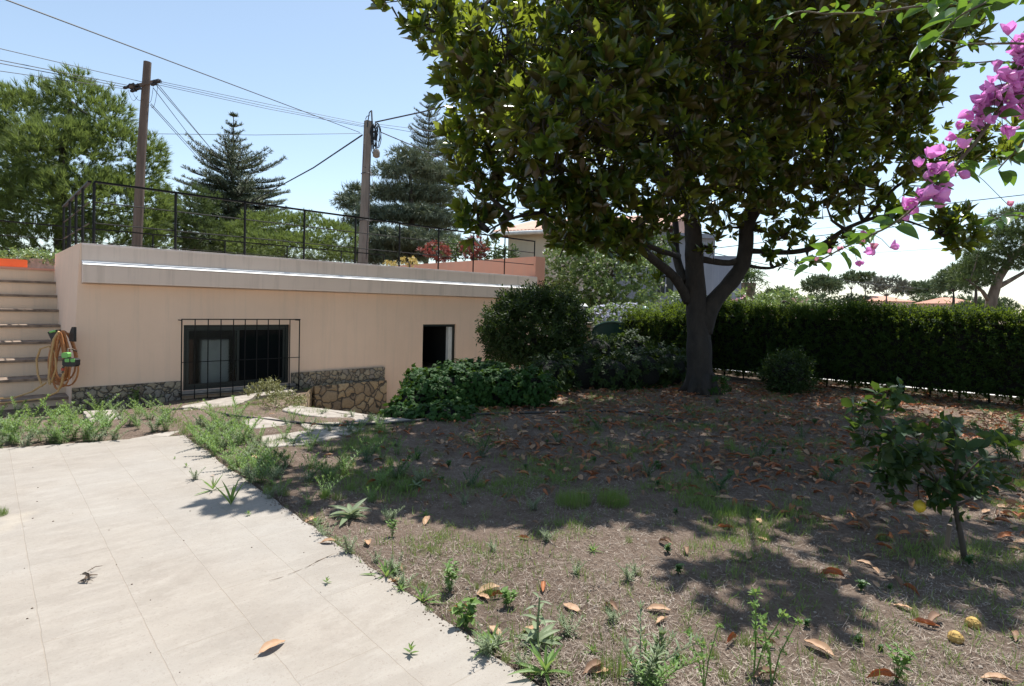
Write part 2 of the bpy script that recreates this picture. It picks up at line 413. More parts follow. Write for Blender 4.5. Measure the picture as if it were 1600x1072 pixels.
def ragged_slab(poly, z0, z1, jit=.012, step=.08):
    """slab with a slightly broken edge"""
    P = []
    for i in range(len(poly)):
        a, b = Vector(poly[i][:2]), Vector(poly[(i+1) % len(poly)][:2]); n = max(1, int((b-a).length/step))
        n = min(n, 90)
        d = (b-a).normalized(); nr = Vector((d.y, -d.x))
        for k in range(n):
            q = a+(b-a)*(k/n); P.append(q+nr*(mnoise.noise(Vector((q.x*5, q.y*5, 3)))*jit*2+random.uniform(-1, 1)*jit*.5))
    n = len(P); mb = MB()
    if (sum(P[i].x*P[(i+1) % n].y-P[(i+1) % n].x*P[i].y for i in range(n))) < 0: P.reverse()
    inner = []
    c = sum(P, Vector((0, 0)))/n
    V = [(p.x, p.y, z0) for p in P]+[(p.x, p.y, z1-.008) for p in P]+[((p+(c-p).normalized()*.012).x, (p+(c-p).normalized()*.012).y, z1) for p in P]
    f = [(i, (i+1) % n, (i+1) % n+n, i+n) for i in range(n)]+[(i+n, (i+1) % n+n, (i+1) % n+2*n, i+2*n) for i in range(n)]
    mb.add(V, f+[tuple(range(2*n, 3*n))]); return mb
tag(ragged_slab(PAT, -.1, .03, .014).build('patio', M['patio']), kind='structure')

# loose flagstones between the patio and the house
M['flag'] = plain('flagstone', (.37, .33, .285), (.22, .19, .16), 5, .85, .6, 25)
def flag(pix, label, lift=.014, group='flagstones leading past the sunken yard'):
    P = [gp(*p) for p in pix]; z = sum(soil(p.x, p.y) for p in P)/len(P)+lift
    c = sum(P, Vector())/len(P); c.z = z
    o = ragged_slab([(p.x, p.y) for p in P], z-.08, z, .02, .1).build('flagstone', M['flag'], loc=c)
    return tag(o, label, 'flagstone', group)
flag([(408, 684), (500, 672), (532, 684), (478, 697), (412, 700)], 'bright pale flagstone nearest the patio corner among the weeds')
flag([(378, 657), (420, 652), (455, 662), (440, 668), (392, 670)], 'pale flagstone beside the tall weed clump below the barred window')
flag([(470, 664), (530, 662), (570, 672), (545, 682), (480, 676)], 'pale flagstone just right of the brightest one, by the black pipe')
flag([(455, 634), (560, 646), (590, 652), (560, 657), (480, 650), (440, 642)], 'long pale flagstone edging the sunken yard')
flag([(545, 652), (620, 654), (650, 658), (600, 663), (555, 660)], 'grey shaded flagstone beside the ivy at the yard edge')
flag([(312, 681), (350, 679), (352, 686), (318, 688)], 'small flagstone fragment beside the patio corner')
flag([(130, 652), (180, 649), (200, 655), (150, 660)], 'half buried flagstone behind the weeds left of the window')
flag([(190, 692), (240, 680), (285, 675), (262, 684)], 'thin sliver of flagstone along the back edge of the patio')
# light concrete apron under the window
ap = [gp(285, 640), gp(340, 630), gp(450, 613), gp(462, 617), gp(400, 626), gp(330, 640), gp(290, 645)]
tag(ragged_slab([(p.x, p.y) for p in ap], -.5, sum(soil(p.x, p.y) for p in ap)/len(ap)+.02, .015).build('paving_apron', M['flag']), kind='structure')

# sunken yard: floor and retaining sides
mb = MB(); n = len(PIT)
V = [(p[0], p[1], PITZ) for p in PIT]+[(p[0], p[1], soil(p[0], p[1])+.01) for p in PIT]
mb.add(V, [tuple(range(n))[::-1]], 0); tag(mb.build('yard_floor', M['flag']), kind='structure')
mb = MB(); mb.add(V, [(i, (i+1) % n, (i+1) % n+n, i+n) for i in range(n-1)], 0); rw = mb.build('retaining_wall', M['stone_big']); tag(rw, 'rough stone retaining wall around the sunken yard', 'wall')

# ================================================================== HOUSE
M['coping_white'] = plain('white_coping', (.86, .85, .82), (.7, .68, .64), 14, .6)
TL = 10.7; ZP = 2.46; ZL1, ZL0 = 2.14, 1.81; BAT = .16
house = empty('basement_house', Wp(0, 0, 0), 'low cream rendered building with roof terrace, barred window and open dark door', 'house')
wt0, wz1 = onwall(287, 508); wt1, _ = onwall(454, 507); _, wz0 = onwall(290, 611)
dt0, dz1 = onwall(661, 507); dt1, _ = onwall(713, 507); dz0 = PITZ+.02
def wall_holes(mb, t0, t1, z0, z1, holes, u=0, dep=.22):
    ts = sorted({t0, t1, *[h[0] for h in holes], *[h[1] for h in holes]}); zs = sorted({z0, z1, *[h[2] for h in holes], *[h[3] for h in holes]})
    for a, b in zip(ts, ts[1:]):
        for c, d in zip(zs, zs[1:]):
            if any(h[0] <= a+1e-6 and b <= h[1]+1e-6 and h[2] <= c+1e-6 and d <= h[3]+1e-6 for h in holes): continue
            sh0 = BAT*(1-(c-z0)/(ZP-z0)) if a == t0 else 0; sh1 = BAT*(1-(d-z0)/(ZP-z0)) if a == t0 else 0
            mb.add([Wp(a-sh0, u, c), Wp(b, u, c), Wp(b, u, d), Wp(a-sh1, u, d)], [(0, 1, 2, 3)])
    for a, b, c, d in holes:
        q = u-dep
        mb.add([Wp(a,u,c),Wp(b,u,c),Wp(b,u,d),Wp(a,u,d),Wp(a,q,c),Wp(b,q,c),Wp(b,q,d),Wp(a,q,d)], [(0,4,5,1),(1,5,6,2),(2,6,7,3),(3,7,4,0)])
mb = MB(); wall_holes(mb, 0, TL, -1.3, ZL0, [(wt0, wt1, wz0, wz1), (dt0, dt1, dz0, dz1)])
# side wall (battered), right end and back, upper strip behind the ledge
s1 = BAT*(1-(ZL0+1.3)/(ZP+1.3)); SL = 3.95
mb.add([Wp(-BAT, 0, -1.3), Wp(-s1, 0, ZL0), Wp(0, 0, ZP-.006), Wp(0, -SL, ZP-.006), Wp(-BAT, -SL, -1.3)], [(0, 1, 2, 3, 4)])
mb.add([Wp(-s1, 0, ZL0), Wp(.02, 0, ZL0), Wp(.02, 0, ZP-.006), Wp(0, 0, ZP-.006)], [(0, 1, 2, 3)])
mb.add([Wp(0, -SL, -1.3), Wp(0, -SL, 2.12), Wp(0, -8.2, 2.12), Wp(0, -8.2, -1.3)], [(0, 1, 2, 3)])
mb.add([Wp(TL, 0, -1.3), Wp(TL, 0, ZP-.3), Wp(TL, -8.4, ZP-.3), Wp(TL, -8.4, -1.3)], [(3, 2, 1, 0)])
mb.add([Wp(0, -8.2, -1.3), Wp(TL, -8.2, -1.3), Wp(TL, -8.2, 2.12), Wp(0, -8.2, 2.12)], [(0, 1, 2, 3)])
mb.build('wall', M['wall'], house)
mb = MB(); mb.wbox(.2, TL, -8.2, -.2, 2.0, 2.12); mb.build('terrace_floor', M['flag'], house)
# parapet with softened top edges
mb = MB(); 
def prof_run(mb, prof, t0, t1, mi=0):
    t0 = max(t0, .022)
    V = [Wp(t0, u, z) for u, z in prof]+[Wp(t1, u, z) for u, z in prof]; k = len(prof)
    mb.add(V, [(i, (i+1) % k, (i+1) % k+k, i+k) for i in range(k)]+[tuple(range(k))[::-1], tuple(range(k, 2*k))], mi)
prof_run(mb, [(0, ZL0-.02), (0, ZP-.03), (-.01, ZP-.008), (-.03, ZP), (-.22, ZP), (-.24, ZP-.02), (-.24, ZL0-.02)], .004, TL)
mb.build('parapet', M['parapet'], house)
mb = MB(); mb.wbox(-.004, .24, -SL, -.24, 2.1, ZP); mb.build('side_parapet', M['wall'], house)
mb = MB(); prof_run(mb, [(.002, ZL0), (.155, ZL0), (.155, ZL1-.05), (.002, ZL1+.0)], .01, TL+.04); mb.build('ledge', M['parapet'], house)
mb = MB(); prof_run(mb, [(.004, ZL1+.035), (.004, ZL1+.002), (.158, ZL1-.046), (.164, ZL1-.034)], .012, TL+.05); mb.build('ledge_coping', M['coping_white'], house)
# stone plinth: thin upper band over a thicker rough footing that drops into the sunken yard
mb = MB(); _, pz = onwall(200, 602)
mb.wbox(-BAT*.62, wt0-.04, 0, .05, -1.0, .09, sh=.0); mb.build('stone_band', M['stone_small'], house); mb = MB()
a0, b0 = onwall(600, 572); 
mb.wbox(wt1+.02, a0, 0, .045, -.35, b0-.02); mb.build('stone_band', M['stone_small'], house)
mb = MB(); mb.wbox(3.95, a0+.003, 0, .13, -1.03, -.19); mb.build('stone_footing', M['stone_big'], house)
# window
win = empty('window', Wp((wt0+wt1)/2, 0, 0)-Vector(house.location)); win.parent = house
q = -.16; fw = .06; tm = onwall(373, 550)[0]
mb = MB(); mb.wbox(wt0, wt1, q, q+.07, wz1-fw, wz1); mb.wbox(wt0, wt1, q, q+.07, wz0, wz0+fw); mb.wbox(wt0, wt0+fw, q, q+.07, wz0+fw, wz1-fw); mb.wbox(wt1-fw, wt1, q, q+.07, wz0+fw, wz1-fw)
mb.build('frame', M['frame_green'], win)
for a, b, k in ((wt0+fw, tm+.04, .045), (tm-.03, wt1-fw, .012)):
    mb = MB(); w2 = .045; z0, z1 = wz0+fw+.003, wz1-fw-.003; a += .003; b -= .003
    mb.wbox(a, b, q+k, q+k+.03, z1-w2, z1); mb.wbox(a, b, q+k, q+k+.03, z0, z0+w2); mb.wbox(a, a+w2, q+k, q+k+.03, z0+w2, z1-w2); mb.wbox(b-w2, b, q+k, q+k+.03, z0+w2, z1-w2)
    sash = mb.build('sash', M['frame_green'], win)
    m, t, bs, out = mk('window_pane'); bs.inputs['Base Color'].default_value = (.62, .66, .66, 1) if k > .02 else (.006, .008, .009, 1); bs.inputs['Transmission Weight'].default_value = 1 if k > .02 else 0; bs.inputs['Specular IOR Level'].default_value = .25  # right pane is opaque: its near-black colour stands in for the dark room
    bs.inputs['Roughness'].default_value = .22 if k > .02 else .03; bs.inputs['IOR'].default_value = 1.25
    if k > .02: bump(t, bs, tex(t, 45, 3, .5, coords(t)), .35, .01)
    mb = MB(); mb.wbox(a+w2, b-w2, q+k+.01, q+k+.016, z0+w2, z1-w2); mb.build('pane', m, sash)
mb = MB(); mb.wbox(wt0-.06, wt1+.06, .003, .16, wz0-.07, wz0-.002); mb.build('sill', M['flag'], win)
# rooms behind the openings
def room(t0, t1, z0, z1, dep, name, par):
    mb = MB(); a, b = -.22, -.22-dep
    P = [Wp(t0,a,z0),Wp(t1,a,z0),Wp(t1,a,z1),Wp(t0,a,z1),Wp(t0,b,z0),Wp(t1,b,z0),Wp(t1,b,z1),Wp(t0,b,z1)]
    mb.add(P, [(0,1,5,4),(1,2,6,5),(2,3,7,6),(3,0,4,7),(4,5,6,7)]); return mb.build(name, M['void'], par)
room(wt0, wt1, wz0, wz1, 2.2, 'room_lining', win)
mb = MB(); c0, c1 = onwall(322, 550)[0], onwall(372, 550)[0]; mb.wbox(c0+.05, c1-.02, -.62, -.5, wz0+.02, wz1-.32)
tag(mb.build('cupboard', M['white_paint'], loc=Wp(c0, -.5, wz0)), 'pale cupboard seen through the frosted left window pane', 'cupboard')
mb = MB(); c2 = onwall(300, 550)[0]; mb.wbox(c2-.02, c2+.14, -.55, -.5, wz0+.02, wz1-.3)
M['rust_board'] = plain('reddish_board', (.22, .09, .05), (.15, .06, .04), 3, .7)
tag(mb.build('board', M['rust_board'], loc=Wp(c2, -.5, wz0)), 'reddish brown board behind the left edge of the frosted pane', 'board')
# grille
gr = empty('window_grille', Wp((wt0+wt1)/2, .2, 0)-Vector(house.location)); gr.parent = house; U = .22
xs = [283.7, 304.5, 325, 345, 364.5, 382.7, 401, 418.7, 436, 452.5, 467.5]
_, gz1 = onwall(370, 499, U); gz0 = onwall(283, 625, U)[1]; gt = [onwall(x, 550, U)[0] for x in xs]
for i, tt in enumerate(gt):
    mb = MB(); r = .011 if i in (0, 10) else .009; mb.tube([Wp(tt, U, gz0), Wp(tt, U, gz1-.0)], r, 6); mb.build('bar', M['black_metal'], gr)
for z, nme in ((gz1, 'top_bar'), ((gz0+gz1)/2-.05, 'middle_bar'), (gz0+.09, 'bottom_bar')):
    mb = MB(); mb.tube([Wp(gt[0]-.01, U+.013, z), Wp(gt[-1]+.01, U+.013, z)], .011 if nme == 'top_bar' else .008, 6); mb.build(nme, M['black_metal'], gr)
mb = MB()
for tt in (gt[0], gt[-1]):
    for z in (gz1-.02, gz0+.1): mb.tube([Wp(tt, 0, z), Wp(tt, U, z)], .009, 6)
mb.build('wall_bracket', M['black_metal'], gr)
# door: dark opening, white leaf edge standing open
door = empty('door', Wp((dt0+dt1)/2, 0, 0)-Vector(house.location)); door.parent = house
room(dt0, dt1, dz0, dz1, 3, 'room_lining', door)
fr = MB(); e = .05; fr.wbox(dt0, dt0+e, -.16, -.06, dz0, dz1-e); fr.wbox(dt1-e, dt1, -.16, -.06, dz0, dz1-e); fr.wbox(dt0, dt1, -.16, -.06, dz1-e, dz1); fr.build('frame', M['frame_green'], door)
a1 = onwall(704, 540)[0]; mb = MB(); mb.wbox(a1, dt1-e-.004, -.2, -.1, dz0+.01, dz1-e-.02); mb.build('door_leaf', M['white_paint'], door)

# right-hand cross wall on the terrace
mb = MB(); mb.wbox(TL-.06, TL+.34, -8.6, -.03, 2.0, 3.05); o = mb.build('cross_wall', [M['salmon']], loc=Wp(TL, -.03, 2))
tag(o, 'salmon rendered wall running back along the right end of the roof terrace', 'wall')

# stairs beside the house
M['step_riser'] = plaster('step_riser_plaster', (.78, .6, .43), (.7, .53, .38), sf=.4)
M['step_tread'] = plain('worn_brown_tread', (.3, .22, .16), (.13, .095, .07), 9, .8, .5, 30)
st = empty('outdoor_staircase', Wp(-2.5, -2, 0), 'cream outdoor staircase with dark worn treads climbing to the roof terrace', 'staircase')
for i in range(9):
    z = 2.15-.28*i; u0 = -(3.95-.45*i); s = BAT*(1-(z+1.3)/(ZP+1.3))
    mb = MB(); mb.wbox(-4.2, -s-.004, u0-.46 if i else -7.9, u0, -.4, z-.045, 0)
    r = mb.build('step', M['step_riser'], st)
    mb = MB(); mb.wbox(-4.2, -s-.006, u0-.448 if i else -7.8, u0+.03, z-.043, z, 0); mb.build('tread', M['step_tread'] if i else M['salmon'], r)
# orange trough on the landing
M['orange'] = plain('orange_terracotta', (.75, .16, .04), (.65, .13, .035), 3, .6)
mb = MB(); t0 = -4; p0 = -4.35; tA = onwall(43, 412, p0)[0]
mb.wbox(t0, tA, p0-.3, p0, 2.155, 2.155+.17); mb.wbox(t0+.03, tA-.03, p0-.27, p0-.03, 2.325, 2.33)
tag(mb.build('trough', M['orange'], loc=Wp(-1.5, p0, 2.155)), 'bright orange terracotta trough at the head of the stairs', 'trough')

# railings
def railing(name, label, path, ts_posts, z0, ztop, mids, r=.016):
    root = empty(name, path[0], label, 'railing', 'railings of the roof terrace')
    for p in ts_posts:
        mb = MB(); a = .016; mb.box((p.x-a, p.y-a, z0), (p.x+a, p.y+a, ztop-.02)); mb.build('post', M['black_metal'], root)
    for a, b in zip(path, path[1:]):
        d = (b-a).normalized(); nrm = Vector((d.y, -d.x, 0))*.026
        mb = MB(); V = []
        for q in (a, b):
            for s, h in ((-1, -.02), (1, -.02), (1, .012), (-1, .012)): V.append(Vector((q.x, q.y, ztop+h))+nrm*s)
        mb.add(V, [(0,1,5,4),(1,2,6,5),(2,3,7,6),(3,0,4,7),(3,2,1,0),(4,5,6,7)]); mb.build('top_rail', M['black_metal'], root)
        for z in mids:
            mb = MB(); mb.tube([Vector((a.x, a.y, z)), Vector((b.x, b.y, z))], .011, 6); mb.build('rail', M['black_metal'], root)
    return root
UR = -.12; ZT = 3.5
px_posts = [146.5, 273.8, 382, 474.8, 554.9, 623.8, 685, 739.6, 788.5, 835]
fp = [Wp(onwall(x, 400, UR)[0], UR, 0) for x in px_posts]
railing('front_railing', 'black railing along the front parapet of the roof terrace', [fp[0], fp[-1]], fp, ZP-.01, ZT, (ZT-.34, ZT-.69))
sp = [Wp(.14, -.12-k*.93, 0) for k in (.9, 1.9, 2.95, 4.1)]
railing('side_railing', 'black railing with sunlit top rail going back above the stairs', [Wp(.14, -.14, 0), sp[-1]], sp, ZP-.01, ZT-.003, (ZT-.343, ZT-.693))
bp = [Wp(t, -8.1, 0) for t in (-5.2, -3.2, -1.4, .6, 2.6, 4.6, 6.6, 8.6, 10.4)]
railing('rear_railing', 'black railing along the far side of the roof terrace', [bp[0], bp[-1]], bp, 2.1, ZT-.03, (ZT-.4, ZT-.76))

# ================================================================== HOSE, TIMER, HOLDER on the side of the house
M['hose'] = plain('orange_brown_hose', (.48, .2, .07), (.36, .14, .05), 6, .5)
M['hose_yellow'] = plain('yellowed_hose', (.5, .32, .14), (.42, .25, .1), 6, .5)
M['plastic_black'] = plain('black_plastic', (.015, .015, .017), None, 5, .4)
M['plastic_green'] = plain('green_plastic', (.2, .5, .12), (.15, .42, .1), 5, .4)
YH = 8.95
def hp(px, py, dy=0): return at(px, py, YH+dy)
hold = empty('hose_holder', hp(100, 525), 'black plastic hose holder with a raised arm at the corner of the house', 'hose holder')
mb = MB(); P = [hp(*q) for q in ((108, 533), (108, 521), (112, 511), (115.5, 511), (115.5, 534))]; Q = [p+Vector((.01, .04, 0)) for p in P]
mb.add(P+Q, [(0,1,2,3,4),(9,8,7,6,5)]+[(i, i+5, (i+1) % 5+5, (i+1) % 5) for i in range(5)]); mb.build('arm', M['plastic_black'], hold)
mb = MB(); P = [hp(*q) for q in ((74, 519), (90, 515), (90, 528), (81, 534))]; Q = [p+Vector((.01, .06, 0)) for p in P]
mb.add(P+Q, [(0,1,2,3),(7,6,5,4)]+[(i, i+4, (i+1) % 4+4, (i+1) % 4) for i in range(4)]); mb.build('cradle', M['plastic_black'], hold)
mb = MB(); mb.tube([hp(78, 519, -.01), hp(87, 517, -.01)], .018, 8); mb.build('nozzle', M['plastic_green'], hold)
hose = empty('garden_hose', hp(90, 600), 'coiled orange brown garden hose hanging at the corner of the house', 'hose')
mb = MB()
for k in range(9):
    cx = 92+random.uniform(-5, 8)+k*.8; wd = 10+k*1.8; bot = 598+random.uniform(-8, 12); top = 517+random.uniform(-1, 4); dy = -.1+.03*k
    pts = []
    for a in np.linspace(0, 2*math.pi, 26):
        s = math.sin(a); c = math.cos(a); w = wd*(.45+.55*(1-(c+1)/2)); pts.append(hp(cx+w*s, (top+bot)/2-(bot-top)/2*c, dy+.03*s))
    mb.tube(pts, .0135, 6)
mb.build('coil', M['hose'], hose)
mb = MB()
mb.tube([hp(x, y, -.16) for x, y in ((92, 518), (84, 530), (79, 560), (76, 590), (78, 601))], .016, 6)
mb.tube([hp(x, y, -.13) for x, y in ((66, 604), (59, 585), (57, 562), (63, 545), (76, 541), (86, 552), (88, 575), (80, 598))], .0145, 6)
mb.tube([hp(x, y, -.2) for x, y in ((99, 583), (96, 600), (90, 612), (70, 622), (40, 626), (0, 630), (-40, 634))], .0145, 6)
mb.tube([hp(x, y, -.25) for x, y in ((72, 598), (50, 612), (20, 622), (-30, 624))], .0145, 6)
mb.build('loose_loop', M['hose_yellow'], hose)
tap = empty('water_timer', hp(106, 570, -.2), 'grey and green water timer on the tap beside the coiled hose', 'water timer')
def pbox(mb, x0, y0, x1, y1, dy, dep, bev=.2, mi=0):
    P = []; w, h = x1-x0, y1-y0; b = min(abs(w), abs(h))*bev
    for q in ((x0+b, y0), (x1-b, y0), (x1, y0+b), (x1, y1-b), (x1-b, y1), (x0+b, y1), (x0, y1-b), (x0, y0+b)): P.append(hp(*q, dy))
    Q = [p+Vector((0, dep, 0)) for p in P]
    mb.add(P+Q, [tuple(range(8))[::-1], tuple(range(8, 16))]+[(i, (i+1) % 8, (i+1) % 8+8, i+8) for i in range(8)], mi)
mb = MB(); pbox(mb, 97, 560, 118.5, 573, -.3, .09); mb.build('body', M['plastic_black'], tap)
mb = MB(); pbox(mb, 101, 560.6, 108, 566, -.306, .01); pbox(mb, 110, 560.6, 117, 566, -.306, .01); mb.build('dial', M['plastic_green'], tap)
mb = MB(); pbox(mb, 96, 551, 106, 559.5, -.28, .07); mb.build('valve', M['plastic_green'], tap)
mb = MB(); mb.tube([hp(106, 553, -.22), hp(106, 545, -.2), hp(112, 545, -.1), hp(120, 549, .1)], .011, 6); mb.tube([hp(99, 573, -.26), hp(98, 583, -.24)], .016, 8); mb.build('pipe', M['bark_pale'], tap)
M['red_plastic'] = plain('red_connector', (.5, .07, .04), None, 3, .4)
mb = MB(); mb.tube([hp(98.5, 575, -.27), hp(98.3, 579, -.27)], .024, 8); mb.build('connector', M['red_plastic'], tap)

# black irrigation pipe
M['pipe'] = plain('black_pipe', (.02, .02, .02), (.05, .045, .04), 12, .6)
pp = [(250, 644), (300, 640), (355, 648), (400, 654), (450, 661), (520, 669), (600, 664), (660, 658), (730, 652), (800, 648), (880, 646), (960, 642), (1040, 655), (1110, 668)]
mb = MB(); mb.tube([gp(x, y)+Vector((0, 0, .02+bumpz(*gp(x, y).xy))) for x, y in pp], .017, 6); o = mb.build('irrigation_pipe', M['pipe'], loc=gp(600, 664)); tag(o, 'long black irrigation pipe lying across the dry ground towards the ivy', 'pipe')

# ================================================================== FOLIAGE HELPERS
def tree(name, label, cat, base, trunks, blobs, protos, dens, fm, bm, sc=(.8, 1.2), up=.3, jitter=.5, shell=.4, cull=.7, group=None, keep=None, limbs=True, crown='crown'):
    """trunks: [(points, radii)], blobs in metres"""
    root = empty(name, base, label, cat, group)
    if trunks:
        mb = MB()
        for pts, rad in trunks: mb.tube(pts, rad, 8)
        if limbs and blobs:
            allp = [Vector(p) for pts, _ in trunks for p in pts[1:]]
            for c, rx, ry, rz in blobs:
                c = Vector(c); a = min(allp, key=lambda q: (q-c).length+.6*max(0, q.z-c.z)); mid = (a+c)/2+Vector((0, 0, -.08*(a-c).length))
                r = max(.012, .02*(rx+rz)); mb.tube([a, mid, c], [r*1.6, r*1.2, r*.5], 5)
        mb.build('trunk', bm, root, smooth=True)
    P, N = blob_pts(blobs, dens, shell, cull, keep)
    N = unit(N+np.array([0, 0, up])+rng.normal(size=N.shape)*jitter)
    mb = MB(); k = rng.integers(0, len(protos), len(P)); s = rng.uniform(sc[0], sc[1], len(P))
    for i, pr in enumerate(protos): mb.scatter(pr, frames(N[k == i], scale=s[k == i]), P[k == i])
    mb.build(crown, fm, root)
    return root
def PB(px, py, Y, rx, rz=None, ry=None):
    k = Y/F_; rz = rz or rx; ry = ry or rx
    return (at(px, py, Y), rx*k, ry*k, rz*k)

# ================================================================== MAGNOLIA
M['mag_bark'] = plain('magnolia_bark', (.038, .031, .026), (.018, .015, .013), 7, .9, .7, 22, stretch=(1, 1, .5), bdist=.03)
M['mag_leaf'] = leafm('magnolia_leaf', (.007, .026, .010), (.022, .048, .012), under=(.05, .034, .013), trans=(.70, .88, .07), tf=.2, rough=.24, spec=.6, nscale=.9)
mag = empty('magnolia_tree', gp(1095, 615), 'big spreading magnolia with glossy leaves and forked dark trunk on the bare ground', 'tree')
YT = 10.9
def A(l): return [at(*q) for q in l]
mb = MB()
limbs = [
 ([(1098, 622, YT), (1094, 608, YT), (1093, 580, YT), (1092, 540, YT), (1092, 510, YT), (1088, 470, YT), (1083, 430, YT-.05), (1082, 380, YT-.1), (1080, 330, YT-.2), (1075, 270, YT-.3), (1060, 200, 10.2), (1040, 110, 9.8), (1020, 0, 9.4), (1000, -120, 9.2)], [.40, .33, .29, .275, .27, .235, .215, .19, .17, .15, .12, .09, .06, .03]),
 ([(1100, 520, YT), (1103, 498, YT-.05), (1115, 470, YT-.05), (1140, 440, YT-.05), (1160, 415, YT-.1), (1165, 385, YT-.1), (1166, 350, YT-.15), (1180, 320, YT-.2), (1215, 290, 10.5), (1250, 262, 10.3), (1300, 200, 10), (1350, 120, 9.8), (1400, 20, 9.6)], [.2, .2, .185, .175, .17, .165, .17, .165, .14, .12, .10, .07, .03]),
 ([(1076, 470, YT), (1066, 452, YT-.1), (1052, 430, YT-.3), (1025, 410, YT-.8), (995, 385, 9.6), (960, 350, 9.0), (930, 300, 8.3), (900, 240, 7.8), (870, 200, 7.4)], [.13, .115, .1, .09, .085, .075, .06, .045, .02]),
 ([(1070, 440, YT), (1060, 415, YT+.2), (1055, 390, YT+.4), (1058, 350, YT+.6), (1040, 300, YT+.9), (1010, 220, 12.2)], [.1, .1, .085, .07, .05, .03]),
 ([(1060, 400, YT+.2), (1030, 392, YT-.4), (1000, 376, 9.8), (950, 368, 9), (900, 356, 8.2), (850, 330, 7.6), (800, 340, 7.3), (760, 360, 7.3)], [.07, .06, .055, .05, .045, .035, .022, .012]),
 ([(1080, 330, YT-.2), (1060, 290, 10), (1010, 250, 9), (950, 225, 8.2), (880, 215, 7.6), (820, 170, 7.1), (760, 110, 6.8), (700, 60, 6.7), (650, 35, 6.6)], [.13, .11, .09, .075, .06, .05, .04, .03, .012]),
 ([(1085, 402, YT-.1), (1110, 408, YT-.1), (1140, 412, YT-.1), (1165, 404, YT-.1)], [.07, .075, .07, .08]),
 ([(1165, 392, YT-.1), (1190, 393, 10.7), (1230, 395, 10.5), (1262, 391, 10.3), (1290, 380, 10.1), (1320, 358, 9.9), (1350, 345, 9.7), (1385, 335, 9.5), (1430, 350, 9.2), (1470, 365, 9)], [.065, .06, .055, .055, .05, .045, .04, .03, .02, .01]),
 ([(1168, 415, YT-.1), (1190, 419, 10.7), (1208, 419, 10.6), (1228, 408, 10.5)], [.042, .036, .03, .01]),
 ([(1230, 395, 10.5), (1240, 375, 10.4), (1235, 355, 10.4)], [.03, .02, .01]),
 ([(1180, 320, YT-.2), (1160, 260, 10), (1150, 180, 9.2), (1160, 80, 8.4), (1170, 0, 8)], [.11, .09, .07, .05, .02]),
 ([(1350, 345, 9.7), (1400, 290, 9.4), (1450, 262, 9.3), (1500, 240, 9.2), (1545, 235, 9.1)], [.035, .03, .025, .018, .01]),
 ([(1250, 262, 10.3), (1320, 255, 9.8), (1390, 215, 9.3), (1440, 170, 9)], [.07, .055, .04, .015]),
]
limbs = [(L, [x*.84 for x in r]) for L, r in limbs]
LP = []
for L, r in limbs:
    P = A(L); P = [p+Vector((mnoise.noise(p*2.1)*.05, mnoise.noise(p*1.7+Vector((5, 0, 0)))*.05, 0)) if i > 2 else p for i, p in enumerate(P)]
    LP += P[2:]
    # refine
    Q = []; RR = []
    for i in range(len(P)-1):
        for k in range(3): Q.append(P[i].lerp(P[i+1], k/3)); RR.append(r[i]+(r[i+1]-r[i])*k/3)
    Q.append(P[-1]); RR.append(r[-1]); Q = [Q[0]]+[(Q[i-1]+Q[i]*2+Q[i+1])/4 for i in range(1, len(Q)-1)]+[Q[-1]]
    mb.tube(Q, [x*random.uniform(.95, 1.06) for x in RR], 12)
